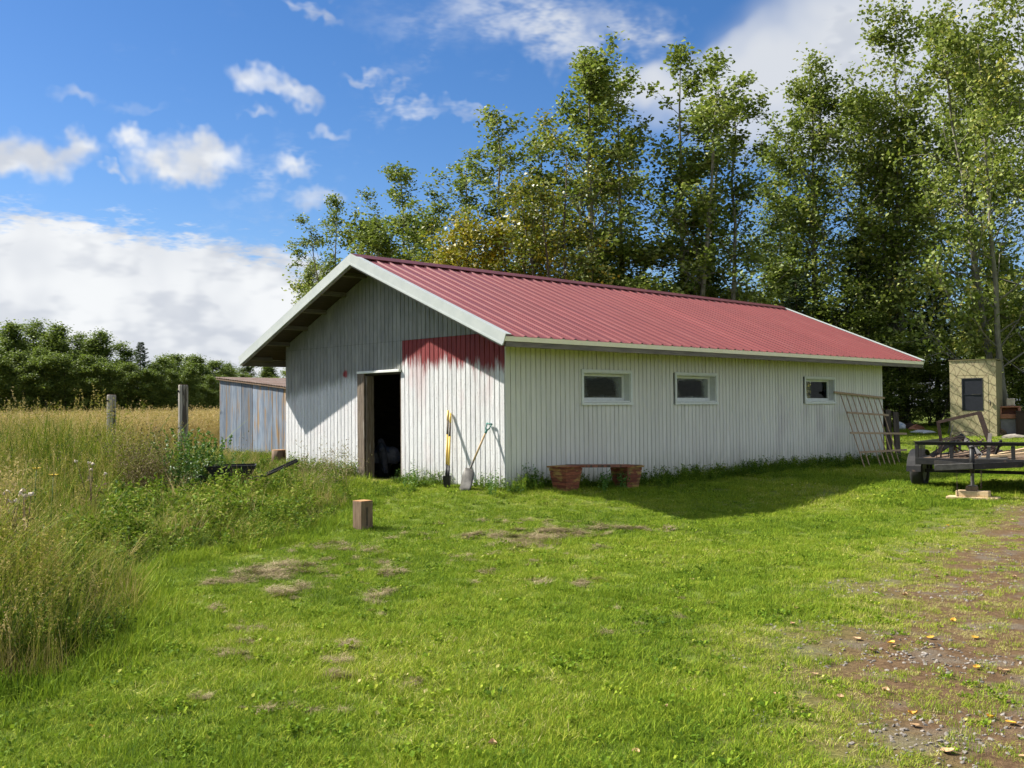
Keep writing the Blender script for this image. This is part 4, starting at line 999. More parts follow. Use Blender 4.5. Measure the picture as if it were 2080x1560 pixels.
def shed():
    x0, x1, y0, y1 = -13.75, -8.7, 2.0, 5.0; gnd = lambda x, y: gz1(x, y)-.05
    top = lambda x: 2.28-.092*(x-x0)
    sh = thing('lean_to_shed', 'low grey-blue board shed with sloping rusty roof left of the barn', 'shed', (x0, y0, gz1(x0, y0)))
    o = np.array(sh.location)
    def T(b): b.v = [tuple(np.array(v)-o) for v in b.v]; return b
    x = x0; k = 0
    while x < x1-.5:
        w_ = random.uniform(.24, .34)
        xe = min(x+w_, x1-.5); d = random.uniform(0, .014); b = MB(); ys = y0-.02-d
        zb = gnd(x, y0)-.05; g = .006
        b.add([(x+g, ys, zb), (xe-g, ys, zb), (xe-g, y0+.01, zb), (x+g, y0+.01, zb), (x+g, ys, top(x)-.07), (xe-g, ys, top(xe)-.07), (xe-g, y0+.01, top(xe)-.07), (x+g, y0+.01, top(x)-.07)],
              [(3, 2, 1, 0), (4, 5, 6, 7), (0, 1, 5, 4), (1, 2, 6, 5), (2, 3, 7, 6), (3, 0, 4, 7)])
        T(b).build('board', M['barnwood'], sh); x = xe
    y = y0+.02
    while y < y1-.02:
        ye = min(y+random.uniform(.24, .34), y1); b = MB(); b.box((x0+.0, y+.005, gnd(x0, y)), (x0+.025, ye-.005, top(x0)-.07)); T(b).build('side_board', M['barnwood'], sh); y = ye
    b = MB(); b.box((x0+.03, y1-.03, gnd(x0, y1)), (x1, y1, top(x1)-.1)); T(b).build('back_wall', M['barnwood'], sh)
    b = MB(); b.box((x1-.12, y0, gnd(x1, y0)), (x1, y0+.12, top(x1)-.09)); T(b).build('post', M['oldwood'], sh)
    # corrugated roof sheets
    n = 7; ya, yb = y0-.10, y1+.2; xa, xb = x0-.12, x1+.15
    for i in range(n):
        xs = np.linspace(xa+(xb-xa)*i/n+.002, xa+(xb-xa)*(i+1)/n-.002, 19); v = []
        for yy in (ya, yb):
            for h in (0, -.008):
                v += [(q, yy, top(q)+.012*math.sin(j*math.pi/1.5)+h) for j, q in enumerate(xs)]
        m_ = len(xs); f = []
        for j in range(m_-1):
            f += [(j, j+1, 2*m_+j+1, 2*m_+j), (m_+j, 3*m_+j, 3*m_+j+1, m_+j+1), (j, m_+j, m_+j+1, j+1), (2*m_+j, 2*m_+j+1, 3*m_+j+1, 3*m_+j)]
        f += [(0, 2*m_, 3*m_, m_), (m_-1, 2*m_-1, 4*m_-1, 3*m_-1)]
        b = MB(); b.add(v, f); T(b).build('roof_sheet', M['rusty'], sh)
    for q in np.linspace(x0+.05, x1-.4, 6):
        b = MB(); b.bar((q, ya+.06, top(q)-.045), (q, yb-.06, top(q)-.045), .05, .06); T(b).build('rafter', M['oldwood'], sh)
    b = MB(); b.bar((xa+.05, ya+.03, top(xa+.05)-.05), (xb, ya+.03, top(xb)-.05), .03, .035); T(b).build('fascia', M['oldwood'], sh)
shed()

# ------------------------------------------------------------------ tools leaning by the corner
M['yellow'] = surf('yellow_handle_paint', (.60, .40, .05), (.70, .50, .09), (1, 1, 1), 9, .5, .1, c3=(.30, .22, .12), c3at=(.66, .75))
M['alu'] = surf('worn_aluminium', (.055, .052, .048), (.125, .118, .108), scale=9, rough=.6, bmp=.15, metal=.2)
M['teal'] = surf('teal_plastic', (.02, .13, .11), (.03, .17, .14), scale=8, rough=.45, bmp=.05)
M['ash'] = surf('worn_ash_handle', (.36, .24, .12), (.46, .33, .18), (2, 2, 2), 6, .6, .2, c3=(.20, .13, .08))
M['tape'] = surf('dark_grip_tape', (.07, .055, .04), (.16, .12, .08), scale=30, rough=.8, bmp=.4)
def lerp(a, b, t): return np.array(a)*(1-t)+np.array(b)*t
def grain_shovel():
    top = on_plane(994, 861, 1, -.05); bot = on_plane(944, 1014, 1, -.62); sock = on_plane(955, 957, 1, -.42)
    bz = gz1(bot[0], bot[1]); bot[2] = bz-.005
    t = thing('scoop_shovel', 'aluminium scoop shovel with teal D-grip leaning by the barn corner', 'shovel', bot); o = bot
    up = sock-bot; Lh = np.linalg.norm(up); up /= Lh; sd = np.cross(up, [0, -1, 0]); sd = sd/np.linalg.norm(sd); nr = np.cross(sd, up)
    if nr[1] > 0: nr = -nr; sd = -sd
    b = MB(); nu, nv = 12, 10; v = []
    for j in range(nv+1):
        q = j/nv; wdt = .160*(1-.10*q-.75*max(0, q-.72)**1.3*3.0)*math.sqrt(1-.45*max(0, 1-q/.3)**2)
        for i in range(nu+1):
            a = i/nu*2-1; rib = .012*math.exp(-(a/.16)**2)*(q > .15)
            dish = (.085*(1-a*a)+.012)*(.35+.75*min(1, q*1.4))+rib
            v.append(up*Lh*1.02*q+sd*wdt*a*1.06+nr*dish-up*.03*abs(a)**3*(1-q))
    back = [p-nr*.006 for p in v]; f = []; st = nu+1; off = len(v)
    for j in range(nv):
        for i in range(nu):
            f.append((j*st+i, j*st+i+1, (j+1)*st+i+1, (j+1)*st+i)); f.append((off+j*st+i, off+(j+1)*st+i, off+(j+1)*st+i+1, off+j*st+i+1))
    for i in range(nu): f += [(i, off+i, off+i+1, i+1), (nv*st+i, nv*st+i+1, off+nv*st+i+1, off+nv*st+i)]
    for j in range(nv): f += [(j*st, (j+1)*st, off+(j+1)*st, off+j*st), (j*st+nu, off+j*st+nu, off+(j+1)*st+nu, (j+1)*st+nu)]
    b.add(v+back, f).build('blade', M['alu'], t, True)
    s0 = sock-o+nr*.02; tp = top-o; d = tp-s0; dn = d/np.linalg.norm(d)
    MB().tube([s0-dn*.10+nr*.01, s0, s0+d*.20], [.019, .021, .019], 10).build('socket', M['alu'], t, True)
    MB().tube([s0+d*.19, s0+d*.5, s0+d*.84], [.0165, .018, .017], 10).build('shaft', M['ash'], t, True)
    g0 = s0+d*.83; g1 = s0+d*1.0; w_ = np.cross(dn, [0, 1, 0]); w_ /= np.linalg.norm(w_)
    h = MB(); h.tube([g0-dn*.03, g0+dn*.03], .022, 8)
    h.tube([g0+dn*.02, g0+dn*.07+w_*.045, g1+w_*.06], [.014, .013, .013], 7); h.tube([g0+dn*.02, g0+dn*.07-w_*.045, g1-w_*.06], [.014, .013, .013], 7); h.tube([g1-w_*.066, g1+w_*.066], .016, 8)
    h.build('grip', M['teal'], t, True)
grain_shovel()
def digger():
    top = on_plane(912, 834, 1, -.05); bot = on_plane(908, 1003, 1, -.40); bot[2] = gz1(bot[0], bot[1])-.03
    t = thing('post_hole_digger', 'yellow-handled post hole digger leaning between doorway and shovel', 'digger', bot); d = top-bot
    for s, k in ((-.03, 0), (.03, 1)):
        e = np.array([s*.45, .012*k, -.05*k]); p = lambda q: d*q+np.array([s*(1-q*.6), .0, 0])+e*q
        h = MB(); h.tube([p(.30), p(.70)], .019, 9).build('handle', M['yellow'], t, True)
        h = MB(); h.tube([p(.69), p(.77), p(.87)], [.0195, .0185, .0195], 9).build('grip_wrap', M['tape'], t, True)
        h = MB(); h.tube([p(.86), p(1.0)], .019, 9).build('handle_end', M['yellow'], t, True)
        h = MB(); h.tube([p(.14), p(.31)], .021, 9).build('ferrule', M['steelblk'], t, True)
        b = MB(); v = []; nu, nv = 8, 6
        for j in range(nv+1):
            q = j/nv
            for i in range(nu+1):
                a = (i/nu*2-1)*1.05; r_ = .085*(.80+.25*q) if j else .07
                c = np.array([s*.8, 0, 0]); v.append(c+np.array([math.copysign(1, s)*r_*math.cos(a)-math.copysign(.045, s), r_*math.sin(a), q*.24]))
        n0 = len(v); v += [p_*np.array([.95, .95, 1]) for p_ in v]; st = nu+1; f = []
        for j in range(nv):
            for i in range(nu): f += [(j*st+i, j*st+i+1, (j+1)*st+i+1, (j+1)*st+i), (n0+j*st+i, n0+(j+1)*st+i, n0+(j+1)*st+i+1, n0+j*st+i+1)]
        b.add(v, f).build('blade', M['steelblk'], t, True)
digger()

# ------------------------------------------------------------------ timber post in the lawn
def timber_post():
    p = G(737, 1074); a = R(18)+math.atan2(AF[1], AF[0])-R(90)+R(28)
    t = thing('timber_post', 'short square sawn timber post standing in the lawn', 'post', (p[0], p[1], p[2]), a)
    MB().box((-.10, -.10, -.05), (.10, .10, .385)).build('body', M['oldwood'], t, bevel=.006)
    MB().box((-.098, -.098, .3855), (.098, .098, .392)).build('sawn_top', M['cutwood'], t)
    MB().box((-.012, -.1025, .05), (.004, -.098, .30)).build('crack', M['rubber'], t)
timber_post()

# ------------------------------------------------------------------ planter bench against the side wall
M['peel'] = surf('peeling_red_yellow_paint', (.15, .042, .026), (.27, .085, .042), (3, 3, 9), 2.6, .75, .5, c3=(.33, .21, .06), c3at=(.50, .62), coord='pos', var=.25)
M['peeltop'] = surf('worn_red_plank', (.17, .06, .04), (.28, .12, .07), (2, 6, 2), 3, .8, .5, c3=(.06, .045, .03), c3at=(.5, .6), coord='pos')
def planter_bench():
    t = thing('planter_bench', 'low bench of two tapered slatted planters joined by a red plank', 'bench', (.6, 1.65, gz1(.6, 1.65)))
    o = np.array(t.location)
    zt = {0: .315, 1: .245}; base = {}
    for k, (ya, yb) in enumerate(((.64, 1.06), (2.26, 2.70))):
        xa, xb = .40, .82; cx, cyy = (xa+xb)/2, (ya+yb)/2; z1 = zt[k]; z0 = gz1(cx, cyy)-.03; n = 7
        core = MB(); ws = lambda q: .70+.30*q
        c4 = lambda q, m: [(cx+sx*(xb-xa)/2*ws(q)*m-o[0], cyy+sy*(yb-ya)/2*ws(q)*m-o[1], z0+(z1-z0)*q-o[2]) for sx, sy in ((-1, -1), (1, -1), (1, 1), (-1, 1))]
        core.add(c4(0, .94)+c4(.93, .94), [(3, 2, 1, 0), (4, 5, 6, 7), (0, 1, 5, 4), (1, 2, 6, 5), (2, 3, 7, 6), (3, 0, 4, 7)])
        pb = core.build('planter', M['rubber'], t)
        for i in range(n):
            qa, qb = i/n*.93, (i+1)/n*.93-.014; off = random.uniform(.985, 1.01); lo, hi = c4(qa, off), c4(qb, off)
            for e in range(4):
                a, b2 = e, (e+1) % 4
                inn = c4(qa, .945), c4(qb, .945)
                m_ = MB().add([lo[a], lo[b2], hi[b2], hi[a], inn[0][a], inn[0][b2], inn[1][b2], inn[1][a]], [(0, 1, 2, 3), (7, 6, 5, 4), (0, 4, 5, 1), (1, 5, 6, 2), (2, 6, 7, 3), (3, 7, 4, 0)])
                m_.build('slat', M['peel'], pb)
        rim = MB(); r0, r1 = c4(.935, 1.10), c4(1.0, 1.12)
        rim.add(r0+r1, [(3, 2, 1, 0), (4, 5, 6, 7), (0, 1, 5, 4), (1, 2, 6, 5), (2, 3, 7, 6), (3, 0, 4, 7)]); rim.build('rim', M['peel'], pb)
        base[k] = z1
    for i, (x0, x1) in enumerate(((.40, .595), (.61, .80))):
        MB().add([(x-o[0], y-o[1], z-o[2]) for (y, zz) in ((1.07, base[0]), (2.72, base[1])) for x, z in ((x0, zz-.035), (x1, zz-.035), (x1, zz+.008), (x0, zz+.008))],
                 [(3, 2, 1, 0), (4, 5, 6, 7), (0, 1, 5, 4), (1, 2, 6, 5), (2, 3, 7, 6), (3, 0, 4, 7)]).build('plank', M['peeltop'], t)
planter_bench()

# ------------------------------------------------------------------ trellis and slab at the far corner
def trellis():
    f0, f1 = G(1757, 952), G(1829, 946)
    t0, t1 = on_plane(1706, 797, 0, .035), on_plane(1784, 806, 0, .035)
    t = thing('trellis', 'wooden garden trellis leaning against the far end of the side wall', 'trellis', f0)
    U = []
    for i in range(8):
        q = i/7; a = lerp(f0, f1, q)-f0; b = lerp(t0, t1, q)-f0; a[2] = gz1(*(a+f0)[:2])-f0[2]; U.append((a, b))
        a2 = a+(b-a)*(.18 if i == 2 else 0.0)
        MB().bar(a2, b, .03, .018, (1, 0, 0)).build('upright', M['trelliswood'], t)
    for q, l, r_, tl, tr in ((.985, -.17, .14, 0, 0), (.72, -.0, .10, 0, .0), (.45, -.10, .46, 0, .0), (.20, -.03, .30, 0, .02)):
        a = lerp(*U[0], q); b = lerp(*U[7], q); d = b-a; off = np.array([.022, 0, .012])
        MB().bar(a+d*l+off+np.array([0, 0, tl]), b+d*r_+off+np.array([0, 0, tr]), .022, .05, (0, 0, 1)).build('crossbar', M['trelliswood'], t)
trellis()
def slab():
    b0 = G(1808, 938); t = thing('old_door_slab', 'dark brown plank slab leaning at the far barn corner behind the trellis', 'slab', b0)
    a = np.array([.0, .0, .0]); top = np.array([.05, L+.25, 1.25])-b0
    up = top; sd = np.array([.55, .45, 0])
    for i in range(3):
        p = sd*(i-1)*.30
        MB().bar(p+a, p+up+np.array([-.02*i, 0, -.06*i]), .19, .035, (1, -.3, .5)).build('plank', M['darkbark'], t)
slab()

# ------------------------------------------------------------------ trailer
def trailer():
    A = at_depth(1858, 900, 18.3); B = at_depth(2104, 900, 17.15)
    ux = (B-A)[:2]; ux = ux/np.linalg.norm(ux); rz = math.atan2(ux[1], ux[0]); gzv = gz1(A[0], A[1])
    t = thing('utility_trailer', 'black steel utility trailer with angle-iron rails parked right of the barn', 'trailer', (A[0], A[1], gzv), rz)
    Wd, Ln, bed, top = 2.05, 3.6, .53, .92
    fr = MB(); fr.box((0, 0, bed-.02), (Wd, .06, bed+.10)); fr.box((0, Ln-.06, bed-.02), (Wd, Ln, bed+.10)); fr.box((0, .061, bed-.02), (.06, Ln-.061, bed+.10)); fr.box((Wd-.06, .061, bed-.02), (Wd, Ln-.061, bed+.10))
    for y in np.arange(.6, Ln-.3, .6): fr.box((.061, y, bed-.02), (Wd-.061, y+.05, bed+.05))
    fr.build('frame', M['steelblk'], t, bevel=.006)
    for i in range(9):
        x = .065+i*(Wd-.13)/9; MB().box((x+.004, .065, bed+.055), (x+(Wd-.13)/9-.004, Ln-.065, bed+.088)).build('floor_board', M['oldwood'], t)
    def rail(name, a, b, w_=.05, h=.012, v=.05):
        m_ = MB(); m_.bar(a, b, w_, h); a2, b2 = np.array(a), np.array(b); d = b2-a2; d /= np.linalg.norm(d); sd = np.cross(d, [0, 0, 1])
        m_.bar(a2-sd*w_*.45-np.array([0, 0, v/2+h/2+.001]), b2-sd*w_*.45-np.array([0, 0, v/2+h/2+.001]), .008, v); m_.build(name, M['steelblk'], t)
    rail('top_rail', (-.02, .03, top), (Wd+.02, .03, top), .10, .016, .05); rail('top_rail', (.03, .09, top), (.03, Ln, top)); rail('top_rail', (Wd-.03, .09, top), (Wd-.03, Ln, top))
    for x in (.03, .62, 1.62, Wd-.03): MB().box((x-.03, .005, bed+.101), (x+.03, .05, top-.06)).build('rail_post', M['steelblk'], t, bevel=.004)
    for x in (.03, Wd-.03):
        for y in (1.8, 2.7, Ln-.04): MB().box((x-.025, y-.025, bed+.101), (x+.025, y+.025, top-.06)).build('rail_post', M['steelblk'], t)
    for y in (.16, .26, .36, .46, .56): MB().box((.022, y, bed+.101), (.038, y+.02, top-.058)).build('side_bar', M['steelblk'], t)
    # tongue, coupler, jack, chain
    tg = MB(); tg.bar((.35, -.001, bed+.02), (1.02, -.62, bed+.0), .06, .10); tg.bar((1.75, -.001, bed+.02), (1.10, -.62, bed+.0), .06, .10); tg.build('tongue', M['steelblk'], t)
    cp = MB(); cp.bar((1.10, -.64, bed+.01), (.50, -.72, bed-.03), .09, .10); cp.build('coupler', M['alu'], t, bevel=.004)
    jx, jy = 1.06, -.50
    j = MB(); j.tube([(jx, jy, bed-.12), (jx, jy, top-.08)], .042, 12); j.tube([(jx, jy, top-.08), (jx, jy, top-.05)], .048, 12); j.tube([(jx, jy, top-.06), (jx+.14, jy, top-.04), (jx+.14, jy, top+.03)], .011, 6); j.build('jack', M['steelblk'], t, True)
    jf = MB(); jf.tube([(jx, jy, .20), (jx, jy, bed-.11)], .030, 10); jf.box((jx-.07, jy-.07, .185), (jx+.07, jy+.07, .20)); jf.build('jack_leg', M['alu'], t)
    for s in (-.35, .30):
        pts = [np.array([jx+s*.6*(1-q)+s*.55*q, -.70, bed-.05-.46*math.sin(min(1.0, q*1.1)*math.pi/2)]) for q in np.linspace(0, 1 if s < 0 else .45, 18)]
        c = MB()
        for i in range(len(pts)-1):
            a, b = pts[i], pts[i+1]; d = (b-a); m_ = (a+b)/2; w_ = np.array([.011, 0, 0]) if i % 2 else np.array([0, .011, 0]); l = d*.72
            c.tube([m_-l/2-w_, m_+l/2-w_, m_+l/2+w_, m_-l/2+w_, m_-l/2-w_], .0045, 4, False)
        c.build('safety_chain', M['rust'], t)
    # wheels outside the bed, with fenders
    for x, sg in ((-.20, -1), (Wd+.20, 1)):
        for y in (1.15,):
            prof = [(.20, -.10), (.29, -.115), (.325, -.095), (.335, -.05), (.335, .05), (.325, .095), (.29, .115), (.20, .10)]
            n = 28; m_ = MB(); v = [(x+w_, y+r_*math.cos(2*math.pi*i/n), .335+r_*math.sin(2*math.pi*i/n)) for i in range(n) for r_, w_ in prof]; k = len(prof)
            f = [(i*k+j, i*k+(j+1) % k, ((i+1) % n)*k+(j+1) % k, ((i+1) % n)*k+j) for i in range(n) for j in range(k)]
            wh = m_.add(v, f).build('wheel', M['rubber'], t, True)
            rm = MB(); rm.tube([(x-.085, y, .335), (x-.03, y, .335), (x+.03, y, .335), (x+.085, y, .335)], [.205, .17, .17, .205], 20); rm.build('rim', M['alu'], wh)
            fd = MB(); n = 12; v = []
            for i in range(n+1):
                a = math.pi*i/n
                for r_, w_ in ((.40, -.13), (.40, .13), (.408, .13), (.408, -.13)): v.append((x+w_, y+r_*1.15*math.cos(a), .335+r_*math.sin(a)))
            f = [(i*4+j, i*4+(j+1) % 4, (i+1)*4+(j+1) % 4, (i+1)*4+j) for i in range(n) for j in range(4)]; fd.add(v, f).build('fender', M['steelblk'], t)
    ax = MB(); ax.bar((-.10, 1.15, .335), (Wd+.10, 1.15, .335), .06, .06); ax.build('axle', M['steelblk'], t)
    # cargo: each its own thing, in trailer coordinates
    Mx = Matrix.Translation((A[0], A[1], gzv)) @ Matrix.Rotation(rz, 4, 'Z')
    def cargo(name, label, cat):
        c = thing(name, label, cat, (A[0], A[1], gzv), rz); return c
    fl = bed+.09
    c = cargo('angle_iron_frame', 'brown angle-iron frame standing upright in the trailer', 'iron frame'); h = lambda a, b, w_=.055, d=.03: MB().bar(a, b, w_, d, (0, 1, 0))
    h((.30, .75, fl+.20), (.25, .7, fl+.66)).build('upright', M['rust'], c); h((.26, .7, fl+.65), (.98, .7, fl+.82)).build('top_bar', M['rust'], c); h((.96, .7, fl+.83), (1.22, .65, fl+.01), .085).build('upright', M['rust'], c)
    c = cargo('crossed_beams', 'dark crossed steel beams lying in the trailer under the iron frame', 'steel beams')
    h((.16, .5, fl+.02), (.66, .8, fl+.40), .09, .06).build('beam', M['steelblk'], c); h((.60, .86, fl+.40), (1.02, .55, fl+.03), .09, .06).build('beam', M['steelblk'], c)
    c = cargo('wire_coil', 'loose coil of rusty wire hoops heaped in the trailer', 'wire coil')
    for k in range(7):
        r_ = random.uniform(.26, .42); cx = .62+random.uniform(-.12, .12); yy = .45+k*.06; ti = random.uniform(-.25, .25)
        MB().tube([(cx+r_*math.cos(a), yy+ti*math.sin(a)*r_, fl+.0+abs(math.sin(a))*r_*1.15) for a in np.linspace(0, math.pi, 15)], .007, 5).build('hoop', M['rust'], c)
    for k in range(5):
        x = .55+k*.12; MB().bar((x, .4, fl+.02), (x+random.uniform(.25, .5), .9, fl+.06+.05*k), .035, .02).build('scrap_strip', M['rust'], c)
    for k in range(16):
        a = (random.uniform(.2, 1.5), random.uniform(.3, 1.6), fl+random.uniform(.01, .12)); an = random.uniform(0, 6.28); l = random.uniform(.2, .55)
        b = (a[0]+l*math.cos(an), a[1]+l*math.sin(an), fl+random.uniform(.02, .36)); MB().bar(a, b, random.uniform(.02, .05), random.uniform(.008, .03)).build('scrap_strip', M[random.choice(('rust', 'steelblk', 'oldwood'))], c)
    c = cargo('upright_board', 'narrow board standing upright at the front rail of the trailer', 'board'); MB().bar((1.20, .10, fl+.0), (1.24, .13, fl+.46), .06, .02, (0, 1, 0)).build('plank', M['weathered'], c)
    for k, (a, b, lb) in enumerate((((1.15, .55, fl+.04), (2.25, 1.2, fl+.30), 'fresh pale plank lying across the trailer, upper of the two'), ((1.05, .35, fl+.02), (2.1, .55, fl+.14), 'pale plank lying low across the front of the trailer'))):
        p = cargo('lumber_plank', lb, 'plank', ); MB().bar(a, b, .14, .038).build('board', M['lumber'], p)
    p = cargo('metal_sheet', 'flat pale metal sheet lying in the trailer by the jack', 'metal sheet'); MB().add([(1.02, .2, fl+.004), (1.5, .2, fl+.004), (1.42, .7, fl+.07), (.98, .7, fl+.07), (1.02, .2, fl+.010), (1.5, .2, fl+.010), (1.42, .7, fl+.076), (.98, .7, fl+.076)], [(3, 2, 1, 0), (4, 5, 6, 7), (0, 1, 5, 4), (1, 2, 6, 5), (2, 3, 7, 6), (3, 0, 4, 7)]).build('sheet', M['alu'], p)
    # blocks under the jack
    jw = Mx @ Vector((jx, jy, 0)); jz = gz1(jw.x, jw.y)
    def blk(name, label, x0, x1, y0, y1, z0, z1, m_, bv=.008):
        b = MB(); b.box((x0, y0, 0), (x1, y1, z1-z0)); o = b.build(name, m_, None, bevel=bv, loc=(jw.x, jw.y, z0)); o.rotation_euler = (0, 0, rz); return tag(o, label, 'wood block')
    zb = max(jz, gzv)-.0
    blk('base_plank', 'flat pale plank under the trailer jack block', -.40, .42, -.16, .14, jz-.01, jz+.045, M['lumber'])
    blk('jack_block', 'thick pale timber block under the trailer jack', -.25, .27, -.12, .10, jz+.046, jz+.145, M['lumber'])
    zt = gzv+.185
    if zt > jz+.15: blk('jack_shim', 'small brown shim block right under the jack foot', -.10, .08, -.08, .07, jz+.146, zt-.001, M['oldwood'])
trailer()

# ------------------------------------------------------------------ camouflage blind, bin and odds and ends at the wood's edge
def camo():
    m, t, b = mat('camouflage_print')
    p = objco(t); n = t.vmath('SUBTRACT', t.noise(p, 1.6, 3, .6, col=True), (.5, .5, .5)); q = t.vmath('ADD', p, t.vmath('SCALE', n, sca=.30))
    def lines(rot, sc_, th):
        mp = t.new('ShaderNodeMapping'); t.put(mp.inputs['Vector'], q); mp.inputs['Rotation'].default_value = rot
        wv = t.new('ShaderNodeTexWave'); t.put(wv.inputs['Vector'], mp.outputs[0]); wv.inputs['Scale'].default_value = sc_; wv.inputs['Distortion'].default_value = 2.5; wv.inputs['Detail'].default_value = 2
        return t.step(wv.outputs['Fac'], th, th+.08)
    c = t.mix(t.noise(p, 3, 3, .6), (.40, .34, .19), (.52, .45, .27))
    a = t.math('MAXIMUM', lines((0, R(28), 0), 1.5, .93), lines((0, R(-34), 0), 1.3, .93))
    c = t.mix(t.math('MULTIPLY', a, .6), c, (.14, .085, .05))
    c = t.mix(t.math('MULTIPLY', lines((0, R(62), 0), 1.1, .93), .7), c, (.07, .08, .03))
    t.put(b.inputs['Base Color'], c); b.inputs['Roughness'].default_value = .75
    return m
M['camo'] = camo(); M['screen'] = surf('dark_window_screen', (.022, .024, .032), (.03, .032, .042), scale=20, rough=.35, bmp=.05)
M['camoside'] = surf('olive_side_panel', (.17, .145, .07), (.22, .19, .10), scale=6, rough=.8, bmp=.2)
def blind():
    p = G(1978, 886); d = p-CAM; rz = math.atan2(d[1], d[0])-R(90)-R(11)
    t = thing('hunting_blind', 'tall tan camouflage box blind with dark screened window at the wood edge', 'hunting blind', p, rz)
    k = np.linalg.norm(d)/F; w_, H, dp = 77*k/2/math.cos(R(11)), 140*k, 1.15
    b = MB(); b.box((-w_, 0, -.05), (w_, dp, H-.02)); b.build('body', M['camoside'], t)
    b = MB(); x0, x1, z0, z1 = -w_*.48, w_*.44, H*.335, H*.765
    dx = w_*.68
    b.box((-w_-.005, -.02, -.02), (-dx, -.001, H*.80)); b.box((dx, -.02, -.02), (w_+.005, -.001, H*.80)); b.box((-w_-.005, -.02, H*.803), (w_+.005, -.001, H)); b.build('front_panel', M['camo'], t)
    dr = MB(); dr.box((-dx+.006, -.026, .0), (x0, -.001, H*.797)); dr.box((x1, -.026, .0), (dx-.006, -.001, H*.797)); dr.box((x0, -.026, 0), (x1, -.001, z0)); dr.box((x0, -.026, z1), (x1, -.001, H*.797)); do = dr.build('door', M['camo'], t)
    wn = MB(); f = .035; wn.box((x0+.001, -.036, z0+.001), (x0+f, -.002, z1-.001)); wn.box((x1-f, -.036, z0+.001), (x1-.001, -.002, z1-.001)); wn.box((x0+f, -.036, z1-f), (x1-f, -.002, z1-.001)); wn.box((x0+f, -.036, z0+.001), (x1-f, -.002, z0+f)); wn.box((x0+f, -.030, (z0+z1)/2-.015), (x1-f, -.002, (z0+z1)/2+.02))
    w2 = wn.build('window', M['screen'], t)
    MB().box((x0+f, -.016, z0+f), (x1-f, -.010, z1-f)).build('pane', M['screen'], w2)
    MB().box((-w_*.05, -.040, (z0+z1)/2-.004), (x1-f-.02, -.0305, (z0+z1)/2+.010)).build('latch_bar', M['alu'], w2)
    MB().tube([(dx+.03, -.05, H*.47), (dx+.07, -.06, H*.44), (dx+.05, -.05, H*.40)], .018, 6).build('door_handle', M['steelblk'], t, True)
    MB().box((-w_-.03, -.05, H+.001), (w_+.03, dp+.03, H+.03)).build('roof', M['camoside'], t)
    q = thing('grey_board', 'weathered grey board propped against the right side of the blind front', 'board', G(2009, 885)); 
    MB().bar((0, 0, 0), np.array(t.matrix_world @ Vector((0, 0, 0)))*0+np.array([.0, .02, H*.44]), .085, .03, (0, 1, 0)).build('plank', M['weathered'], q)
    for i, (ua, va, ub, vb, lb) in enumerate(((1926, 868, 1941, 800, 'thin pole leaning on the left side of the blind, nearer the barn'), (1930, 872, 1944, 832, 'short thin pole leaning on the left side of the blind'))):
        g = G(ua, va+14); e = at_depth(ub, vb, (g-CAM)@AF+.4); o = thing('leaning_pole', lb, 'pole', g)
        MB().tube([(0, 0, 0), e-g], [.022, .014], 6).build('pole', M['weathered'], o, True)
blind()
def blob_mesh(r_, sq, seed, sub=2, amp=.3):
    bm = bmesh.new(); bmesh.ops.create_icosphere(bm, subdivisions=sub, radius=1); q = np.random.default_rng(seed); ph = q.uniform(0, 6, (4, 3)); fr = q.uniform(1.5, 4.5, (4, 3))
    for v in bm.verts:
        c = np.array(v.co); k = 1+amp*sum(math.sin(c@fr[i]+ph[i, 0])*.4 for i in range(4)); v.co = Vector((c[0]*k*r_*sq[0], c[1]*k*r_*sq[1], max(-.55, c[2]*k)*r_*sq[2]))
    me = bpy.data.meshes.new('blob'); bm.to_mesh(me); bm.free(); return me
M['plastic'] = surf('white_blue_plastic', (.62, .66, .72), (.74, .76, .78), scale=6, rough=.45, bmp=.4, c3=(.28, .38, .58), c3at=(.6, .7))
M['orange'] = surf('rusty_orange_metal', (.30, .12, .065), (.38, .17, .10), scale=8, rough=.6, bmp=.15)
M['greymetal'] = surf('grey_cabinet_metal', (.24, .23, .235), (.31, .30, .30), scale=6, rough=.55, bmp=.15)
M['paper'] = surf('tan_paper_bag', (.50, .42, .33), (.62, .54, .44), scale=9, rough=.8, bmp=.5)
